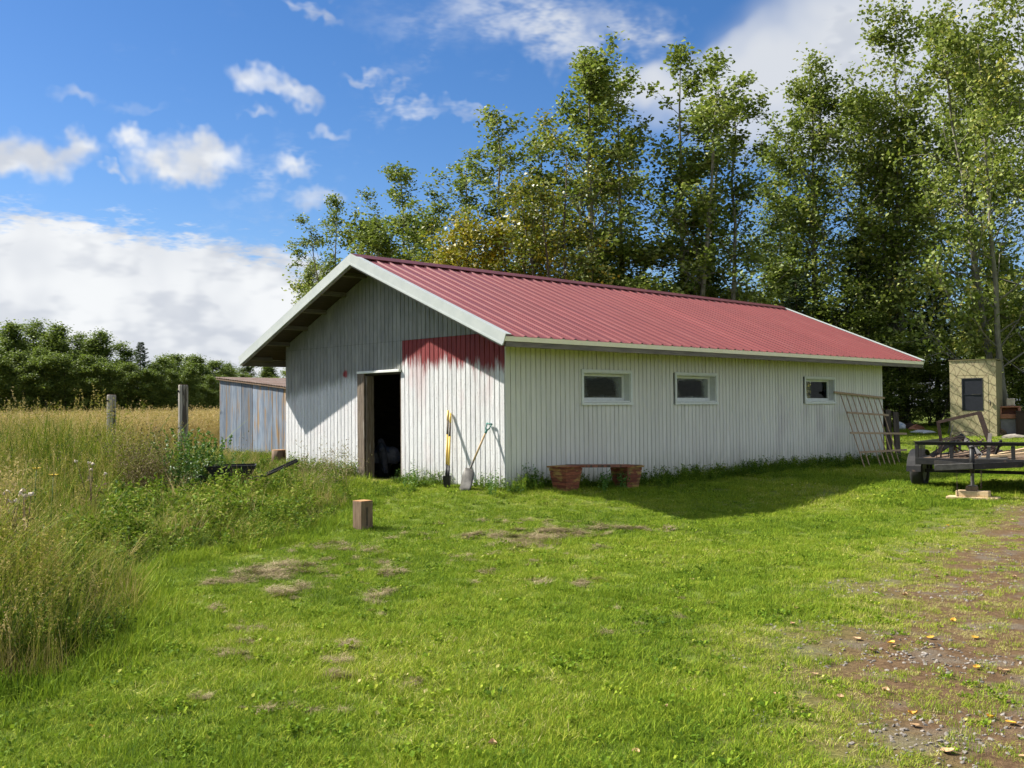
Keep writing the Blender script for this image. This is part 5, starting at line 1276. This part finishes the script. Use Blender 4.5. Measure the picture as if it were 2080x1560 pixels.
def junk():
    p = G(2052, 884); d = p-CAM; rz = math.atan2(d[1], d[0])-R(90)-R(4); k = np.linalg.norm(d)/F
    t = thing('metal_bin', 'grey metal cabinet with rust-orange open hood standing right of the blind', 'bin', p, rz); w_ = 16*k; h = 30*k; h2 = 50*k
    MB().box((-w_, 0, -.03), (w_, .5, h)).build('body', M['greymetal'], t, bevel=.01)
    hd = MB(); hd.box((-w_-.05, -.06, h+.001), (w_+.05, .52, h+.16)); hd.box((-w_-.02, -.02, h+.161), (-w_+.05, .5, h2)); hd.box((w_-.05, -.02, h+.161), (w_+.02, .5, h2)); hd.box((-w_-.02, -.02, h2+.001), (w_+.02, .5, h2+.05)); hd.box((-w_+.05, .45, h+.161), (w_-.05, .5, h2)); hd.build('hood', M['orange'], t, bevel=.012)
    b = thing('paper_bag', 'crumpled tan paper bag standing on top of the metal bin', 'bag', (p[0], p[1], p[2]+h2+.052), rz)
    bm_ = MB(); bm_.box((-.11, .08, 0), (.15, .32, .27)); o = bm_.build('bag', M['paper'], b, bevel=.03)
    c = G(2092, 886); t2 = thing('brown_cabinet', 'dark brown cabinet at the right edge beside the metal bin', 'cabinet', c, rz); MB().box((-.42, 0, -.03), (.42, .6, .82)).build('body', M['rust'], t2, bevel=.012); MB().box((-.44, -.02, .821), (.44, .62, .86)).build('top', M['rust'], t2, bevel=.008); MB().box((-.36, -.018, .08), (.36, -.001, .74)).build('door', M['rust'], t2, bevel=.005)
    for i, (u, v, r_, sq, m_, lb, nm) in enumerate(((1829, 872, .30, (1.1, .8, .8), 'plastic', 'crumpled white and blue plastic bag on the grass beyond the barn', 'plastic_bag'), (1846, 872, .28, (1.1, .7, .7), 'rust', 'rusty brown scrap heap next to the white plastic bag', 'scrap_heap'), (1862, 874, .26, (1.2, .7, .6), 'orange', 'orange-brown scrap lump right of the rusty heap', 'scrap_heap'),
                                               (1874, 880, .36, (1.3, .7, .28), 'plastic', 'flat pale plastic sheet lying in front of the scrap', 'plastic_sheet'), (2030, 884, .22, (1, .8, .7), 'oldwood', 'small brown log piece between the blind and the metal bin', 'log_piece'), (2062, 890, .20, (2.2, .6, .5), 'weathered', 'weathered wood lump lying before the metal bin', 'wood_lump'))):
        g = G(u, v); me = blob_mesh(r_, sq, 70+i); me.materials.append(M[m_]); o = link(nm, me, None, (g[0], g[1], g[2]+.35*r_*sq[2])); tag(o, lb, nm.split('_')[-1])
junk()

# ------------------------------------------------------------------ fence posts, wheelbarrow, log, things in the doorway
M['postwood'] = surf('cracked_grey_post', (.24, .22, .19), (.42, .39, .34), (14, 14, 1), 2.2, .9, .8, c3=(.07, .06, .05), c3at=(.52, .6))
def posts():
    for u, v, wd, d, lb in ((224, 802, 18, 23.5, 'old grey fence post in the tall grass, left and lower of the two'), (370, 782, 20, 22.5, 'taller old grey fence post in the grass near the shed')):
        top = at_depth(u, v, d); z = gz1(top[0], top[1]); h = top[2]-z; r_ = wd/2*d/F
        t = thing('fence_post', lb, 'post', (top[0], top[1], z), random.uniform(0, 1))
        n = 10; m_ = MB(); m_.tube([(0, 0, -.1), (.02, .01, h*.5), (.03, .0, h-.03), (.03, .0, h)], [r_*1.05, r_, r_*.98, r_*.9], n); m_.build('shaft', M['postwood'], t)
        MB().tube([(.03, 0, h+.001), (.03, 0, h+.012)], r_*.82, n).build('top', M['oldwood'], t)
        MB().tube([(-r_*.2, -r_*1.05, h-.14), (-r_*.2, -r_*.8, h-.14)], .025, 8).build('bolt_hole', M['rubber'], t)
posts()
def wheelbarrow():
    c = G(474, 1006); fx = AR[:2]/np.linalg.norm(AR[:2]); rz = math.atan2(fx[1], fx[0])+R(14)
    t = thing('wheelbarrow', 'black wheelbarrow half hidden in weeds left of the barn corner', 'wheelbarrow', c, rz)
    b = MB(); lo = [(-.28, -.2, .26), (.26, -.24, .24), (.26, .24, .24), (-.28, .2, .26)]; hi = [(-.48, -.30, .54), (.40, -.34, .54), (.40, .34, .54), (-.48, .30, .54)]
    q = lambda L_, s, dz: [(x*s, y*s, z+dz) for x, y, z in L_]
    v = lo+hi+q(lo, .95, .02)+q(hi, .955, .002)
    b.add(v, [(3, 2, 1, 0), (0, 1, 5, 4), (1, 2, 6, 5), (2, 3, 7, 6), (3, 0, 4, 7), (8, 9, 10, 11), (9, 8, 12, 13), (10, 9, 13, 14), (11, 10, 14, 15), (8, 11, 15, 12), (4, 5, 13, 12), (5, 6, 14, 13), (6, 7, 15, 14), (7, 4, 12, 15)]); b.build('tray', M['rubber'], t)
    for y in (-.26, .26): MB().tube([(-.55, y*.25, .18), (-.2, y*.7, .24), (.45, y, .30), (1.12, y*1.15, .60)], .02, 8).build('handle', M['steelblk'], t, True)
    for y in (-.24, .24): MB().tube([(.02, y, .27), (.20, y, -.0), (.42, y, .29)], .014, 6).build('leg', M['steelblk'], t)
    n = 20; prof = [(.12, -.04), (.18, -.04), (.195, 0), (.18, .04), (.12, .04)]; v = [(-.60+r_*math.cos(6.2832*i/n), w_, .19+r_*math.sin(6.2832*i/n)) for i in range(n) for r_, w_ in prof]; k = 5
    MB().add(v, [(i*k+j, i*k+(j+1) % k, ((i+1) % n)*k+(j+1) % k, ((i+1) % n)*k+j) for i in range(n) for j in range(k)]).build('wheel', M['rubber'], t, True)
wheelbarrow()
def log_round():
    p = at_depth(566, 914, 22.6); z = gz1(p[0], p[1]); h = p[2]-z
    t = thing('log_round', 'sawn log with orange cut end by the left barn corner', 'log', (p[0], p[1], z))
    MB().tube([(0, 0, -.02), (0, 0, h*.6), (0, 0, h-.005)], [.17, .155, .15], 14).build('bark', M['oldwood'], t, True)
    MB().tube([(0, 0, h-.004), (0, 0, h+.004)], .147, 14).build('cut_end', M['cutwood'], t)
log_round()
M['sack'] = surf('shade_darkened_sack', (.10, .11, .14), (.19, .20, .23), scale=6, rough=.6, bmp=.5, c3=(.06, .09, .17), c3at=(.5, .62))  # white and blue sack, its colour darkened to stand for the doorway's shade
def doorway_things():
    z = -.12
    q_ = on_plane(777, 950, 1, 1.0); t = thing('feed_sack', 'crumpled white and blue sack slumped just inside the doorway', 'sack', (q_[0], 1.0, z))
    me = blob_mesh(.34, (.9, .7, 1.0), 91, 3, .35); me.materials.append(M['sack']); o = link('sack_body', me, t, (0, 0, .42)); o.rotation_euler = (0, .5, .3)
    t = thing('bucket', 'dark bucket under the sack inside the doorway', 'bucket', (q_[0]+.05, .95, z)); MB().tube([(0, 0, 0), (0, 0, .30)], [.15, .19], 16).build('shell', M['rubber'], t, True); MB().tube([(0, 0, .285), (0, 0, .305)], [.198, .198], 16).build('rim', M['rubber'], t)
    for i, (a, b, lb) in enumerate((((-3.25, .55, z), (-3.75, 1.3, 2.1), 'long board leaning inside the doorway, in front'), ((-3.05, .65, z), (-3.55, 1.6, 1.9), 'second board leaning inside the doorway, behind'), ((-3.30, .9, z), (-3.05, 1.8, 1.2), 'short plank leaning inside the doorway on the right'))):
        o = thing('leaning_board', lb, 'board', a); MB().bar((0, 0, 0), np.array(b)-np.array(a), .10, .03, (0, 1, 0)).build('plank', M['jamb'], o)
doorway_things()

# ------------------------------------------------------------------ single plants that stand out
M['greenplant'] = leafmat('bright_leaf', [(0, (.035, .10, .014)), (.5, (.075, .20, .028)), (1, (.15, .28, .05))], .5, .3, 1.5, .4)
M['dryplant'] = leafmat('withered_leaf', [(0, (.055, .038, .022)), (.45, (.13, .085, .045)), (.8, (.26, .19, .11)), (1, (.34, .28, .16))], .8, .2, 1.5, .2)
M['paledry'] = leafmat('pale_dry_weed', [(0, (.16, .11, .07)), (.4, (.30, .23, .14)), (.75, (.42, .36, .22)), (1, (.18, .24, .06))], .8, .25, 1.5, .2)
M['fluff'] = surf('white_seed_fluff', (.46, .38, .28), (.60, .52, .42), scale=20, rough=.9, bmp=.4)
M['petal'] = surf('yellow_petal', (.72, .46, .02), (.80, .56, .05), scale=10, rough=.6, bmp=.1)
def plant(name, label, cat, p, g, m_, group=None):
    o = link(name, lmesh(name, g, m_), None, (p[0], p[1], p[2])); return tag(o, label, cat, group)
def spire_plant(n, h, rad, seed, ls=.06):
    r = np.random.default_rng(seed); C = []; gs = [blades(n, rad*.6, h*.6, h, .010, .22, seed, .3, 3, (.2, .4))]; st = gs[0][0].reshape(n, 7, 3)
    base = (st[:, 0]+st[:, 1])/2; tip = st[:, 6]; mid = (st[:, 4]+st[:, 5])/2
    for k in range(46):
        s = r.uniform(.12, 1, n)[:, None]; p = np.where(s < .6, base+(mid-base)*s/.66, mid+(tip-mid)*(s-.66)/.34); rr = .055*(1.15-s)
        az = r.uniform(0, 6.28, n); C.append(p+np.stack([np.cos(az), np.sin(az), az*0+.2], -1)*rr)
    C = np.concatenate(C); gs.append(leaves(C, ls, seed+1, .4, .4)); return merge(*gs)
def twig_plant(n, h, rad, seed, ls=.03, nl=30, up=.12, lean=.35):
    r = np.random.default_rng(seed); gs = [blades(n, rad*.4, h*.5, h, .006, lean, seed, .4, 3, (.1, .5))]; st = gs[0][0].reshape(n, 7, 3); tip = st[:, 6]; mid = (st[:, 2]+st[:, 3])/2; C = []
    for k in range(nl):
        s = r.uniform(0, 1.05, n)[:, None]; C.append(mid+(tip-mid)*s+r.normal(0, up*.45, (n, 3)))
    C = np.concatenate(C); gs.append(leaves(C, ls, seed+1, .5, .2)); return merge(*gs)
p = G(398, 1008); plant('leafy_plant', 'clump of bright green upright leafy spires beside the wheelbarrow', 'plant', p, spire_plant(62, 1.25, .85, 500, .075), M['greenplant'])
p = G(455, 985); plant('leafy_plant', 'smaller green leafy clump between the spires and the shed', 'plant', p, spire_plant(16, .72, .4, 501), M['greenplant'])
p = G(295, 1022); plant('withered_bush', 'dark brown withered bush in the rough grass left of the green spires', 'bush', p, twig_plant(90, 1.25, .85, 510, .04, 44, .16, .38), M['dryplant'])
p = G(247, 1000); plant('seed_stalks', 'tall dark seed stalks rising above the withered bush near the fence post', 'plant', p, twig_plant(9, 1.55, .35, 511, .045, 26, .14, .16), M['dryplant'])
for i, (u, v, h, n, lb) in enumerate(((660, 984, .95, 18, 'tall pale dry weed against the white wall left of the doorway'), (700, 990, .80, 20, 'pale dry weed right beside the door jamb'), (625, 978, .62, 14, 'low dry weed near the left barn corner'), (675, 1000, .55, 16, 'short bushy dry weed in front of the wall by the door'))):
    plant('dry_weed', lb, 'plant', G(u, v), twig_plant(n, h, .3, 520+i, .035, 26, .10, .4), M['paledry'], 'dry weeds by the doorway')
for i, (u, v, lb) in enumerate(((836, 992, 'green-brown weed right of the doorway'), (1000, 1008, 'tuft of weeds just left of the barn corner'), (1075, 990, 'tall grassy weed at the corner near the bench'))):
    plant('wall_weed', lb, 'plant', G(u, v), merge(weed(8, .42, .05, 530+i, 14, .25, (.2, .8)), twig_plant(5, .5, .2, 540+i, .03, 12, .07)), M['greenplant'])
for i, (u, v, lb) in enumerate(((1225, 1000, 'dark leafy weed growing under the bench plank'), (1265, 996, 'leafy weed by the right planter under the bench'), (1690, 950, 'broad-leaved weed by the wall under the clear window'), (1555, 962, 'thin tall weed against the side wall between windows'))):
    plant('wall_weed', lb, 'plant', G(u, v), weed(7 if i < 3 else 2, .40 if i < 3 else .55, .06, 550+i, 14, .22, (.2, .7)), M['greenplant'])
def thistle(u, v, h, heads, lb, seed):
    p = G(u, v); t = thing('thistle', lb, 'thistle', p); r = np.random.default_rng(seed); n = heads
    s = MB(); tips = []
    for i in range(n):
        e = np.array([r.normal(0, .13), r.normal(0, .13), h*r.uniform(.75, 1.0)]); s.tube([(0, 0, -.02), e*[.35, .35, .5], e], [.008, .006, .004], 5); tips.append(e)
    s.build('stem', M['oldwood'], t, True)
    for e in tips:
        me = blob_mesh(.026, (1, 1, .9), int(r.integers(1e6)), 2, .5); me.materials.append(M['fluff']); link('seed_head', me, t, tuple(e))
    lf = leaves(np.stack([e*q for e in tips for q in (.3, .45, .6, .75)])+r.normal(0, .03, (4*n, 3)), .13, seed, .3, .4); link('leaf', lmesh('leaf', lf, M['dryplant']), t)
thistle(185, 1062, .92, 5, 'thistle with pale fluffy seed heads in the middle of the rough grass', 600)
thistle(8, 1190, 1.02, 7, 'thistle with big white seed heads at the left edge', 601)
thistle(48, 1185, .98, 3, 'smaller thistle right of the one at the left edge', 602)
def flower(u, v, h, lb, seed):
    p = G(u, v); t = thing('yellow_flower', lb, 'flower', p); r = np.random.default_rng(seed); e = np.array([.05, .03, h])
    MB().tube([(0, 0, -.02), e*[.4, .4, .5], e], [.006, .005, .004], 5).build('stem', M['greenplant'], t, True)
    n = 8
    for i in range(n):
        a = i*6.283/n; d = np.array([math.cos(a), math.sin(a), .25]); sd = np.array([-math.sin(a), math.cos(a), 0])
        MB().add([e, e+d*.03+sd*.014, e+d*.062, e+d*.03-sd*.014, e-[0, 0, .003], e+d*.03+sd*.013-[0, 0, .004], e+d*.06-[0, 0, .003], e+d*.03-sd*.013-[0, 0, .004]], [(0, 1, 2, 3), (7, 6, 5, 4), (0, 4, 5, 1), (1, 5, 6, 2), (2, 6, 7, 3), (3, 7, 4, 0)]).build('petal', M['petal'], t)
    MB().tube([e-[0, 0, .004], e+[0, 0, .012]], [.014, .010], 8).build('flower_centre', M['rust'], t)
flower(66, 1110, .98, 'yellow flower in the rough grass, left of the two', 610); flower(100, 1130, .95, 'yellow flower in the rough grass, right of the two', 611)

# ------------------------------------------------------------------ on the lawn: clippings, gravel, fallen leaves
def clippings():
    pr = []
    for k in range(4):
        nb = 190; V, T, B = blades(nb, .085, .018, .055, .0036, 1.0, 700+k, .9, 3, (.0, 1.0), .7); r = np.random.default_rng(k)
        q = V.reshape(nb, 7, 3); rad = np.hypot(q[:, 0, 0], q[:, 0, 1]); q[:, :, 2] = q[:, :, 2]*.45+(np.abs(r.normal(0, .034, nb))*np.clip(1.3-rad/.06, .15, 1.3))[:, None]; pr.append(pm('straw_clump', (q.reshape(-1, 3), T, B), M['straw']))
    P = []
    for u, v, ru, rv, n in ((540, 1162, 75, 20, 64), (470, 1185, 40, 12, 12), (590, 1205, 30, 26, 16), (600, 1150, 50, 14, 10), (730, 1118, 55, 14, 18), (790, 1165, 45, 14, 14), (765, 1215, 32, 22, 16), (435, 1240, 18, 9, 8), (500, 1282, 48, 9, 14), (475, 1335, 30, 9, 11), (508, 1306, 20, 6, 4), (710, 1312, 22, 9, 6), (690, 1345, 20, 10, 6), (685, 1375, 24, 14, 10), (1085, 1100, 75, 22, 80), (1150, 1085, 80, 14, 56), (1000, 1090, 60, 14, 24), (1290, 1075, 120, 9, 30), (1180, 1190, 16, 12, 5), (880, 1090, 90, 16, 12), (1020, 1060, 60, 8, 8), (250, 1260, 26, 34, 12), (840, 1390, 12, 8, 3), (640, 1110, 60, 12, 10), (400, 1420, 30, 12, 3), (560, 1440, 90, 16, 4), (660, 1170, 160, 60, 26), (1000, 1150, 240, 60, 22), (1330, 1250, 130, 60, 10), (1220, 1120, 20, 12, 4)):
        for _ in range(int(n*(2.4 if v > 1225 else 1.4))):
            w_ = random.choice((.25, .5, .5, 1.1)); a_ = random.uniform(-1, 1)
            g = G(u+ru*(a_*.8+random.gauss(0, w_*.35)), v+rv*(a_*.3*math.sin(u)+random.gauss(0, w_*.7))); P.append((g[0], g[1], g[2]+.012, random.choice((.3, .4, .6, .8, 1.0))*random.uniform(.8, 1.2)*(.6 if v > 1225 else 1.0)))
    P = np.array(P); n = len(P); scatter('dry_grass_clippings', 'brown dried grass clippings lying in clumps on the lawn', P[:, :3], rng.uniform(0, 6.28, n), P[:, 3], rng.integers(0, 4, n), pr, np.clip(.45+rng.normal(0, .14, n), 0, 1), .12)
clippings()
def gravel():
    m_ = surf('grey_gravel', (.16, .14, .12), (.30, .27, .24), scale=20, rough=.9, bmp=.3)
    pr = []
    for k in range(3):
        me = blob_mesh(.011, (1.1, .9, .6), 800+k, 1, .4); me.materials.append(m_); pr.append(proto('stone', me))
    X, Y = [], []
    for d0, d1, de in ((3.6, 7, 300), (7, 11, 140), (11, 17, 40)):
        x, y = band_points(d0, d1, de, 1300, 2500); X.append(x); Y.append(y)
    x, y = np.concatenate(X), np.concatenate(Y); k = (lane_m(x, y) > .3) & (vnoise(x, y, 3.3, 77)+rng.normal(0, .2, len(x)) > .12); x, y = x[k], y[k]; n = len(x)
    scatter('gravel', 'loose grey gravel in bare patches of the track', np.stack([x, y, gz(x, y)+.002], -1), rng.uniform(0, 6.28, n), rng.uniform(.5, 1.5, n), rng.integers(0, 3, n), pr, rng.uniform(0, 1, n), .4)
gravel()
M['fall1'] = surf('yellow_fallen_leaf', (.58, .29, .02), (.66, .40, .05), scale=14, rough=.6, bmp=.2, var=.2)
M['fall2'] = surf('tan_fallen_leaf', (.40, .24, .11), (.54, .36, .20), scale=14, rough=.7, bmp=.2, var=.25)
def fallen():
    def lm(seed, curl):
        r = np.random.default_rng(seed); V = []; n = 7
        for j in range(n):
            q = j/(n-1)*2-1; w_ = .034*math.sqrt(max(0, 1-abs(q)**1.7))*(1-.3*q)
            for i in (-1, 0, 1): V.append((q*.04, i*w_, .012+curl*(.018*q*q+.016*abs(i))+r.normal(0, .0015)))
        f = []
        for j in range(n-1):
            for i in range(2): f.append((j*3+i, j*3+i+1, j*3+i+4, j*3+i+3))
        m_ = MB(); m_.add(V, f); m_.add([(x, y, z-.0012) for x, y, z in V], [tuple(reversed(q)) for q in f]); return m_
    pro = {}
    for k in range(3):
        for c in ('fall1', 'fall2'):
            o = lm(900+k, (.3, .7, 1.1)[k]).build('fallen_leaf', M[c]); pro[(k, c)] = o.data; bpy.data.objects.remove(o)
    L1 = [(1810, 1310), (1890, 1298), (1980, 1298), (1935, 1265), (1855, 1455), (2013, 1462), (2055, 1473), (190, 1478), (1925, 1069), (1985, 1360)]
    L2 = [(1620, 1240), (1610, 1270), (1715, 1162), (1815, 1318), (1858, 1477), (1925, 1530), (1655, 1372), (1797, 1408), (1577, 1412), (1350, 1440), (1408, 1408), (2060, 1175), (2055, 1058), (1902, 1175), (1838, 1212), (1810, 1014), (2045, 1365), (2030, 1367), (1770, 1325), (215, 1502), (990, 1462), (1376, 1217), (1230, 1147), (1290, 1532), (1960, 1120), (2075, 1540), (1868, 1192), (1405, 1180), (1000, 1518), (1706, 1420), (1740, 1300)]
    lab = {'fall1': 'yellow fallen leaf on lawn or track, %s of the yellow ones from the left', 'fall2': 'tan fallen leaf on lawn or track, %s of the tan ones from the left'}
    o1 = 'first second third fourth fifth sixth seventh eighth ninth tenth eleventh twelfth thirteenth fourteenth fifteenth sixteenth seventeenth eighteenth nineteenth'.split()
    def ordinal(i): i += 1; return o1[i-1] if i < 20 else {20: 'twentieth', 30: 'thirtieth'}.get(i) or ('twenty-' if i < 30 else 'thirty-')+o1[i % 10-1]
    for c, LL in (('fall1', L1), ('fall2', L2)):
        for i, (u, v) in enumerate(sorted(LL)):
            g = G(u, v); k = i % 3; o = link('fallen_leaf', pro[(k, c)], None, (g[0], g[1], g[2]+.004), (random.uniform(-.15, .15), random.uniform(-.15, .15), random.uniform(0, 6.28))); s_ = random.uniform(.5, .85); o.scale = (s_, s_, s_)
            lb = lab[c] % ordinal(i)
            tag(o, lb, 'leaf', 'yellow fallen leaves' if c == 'fall1' else 'tan fallen leaves')
fallen()
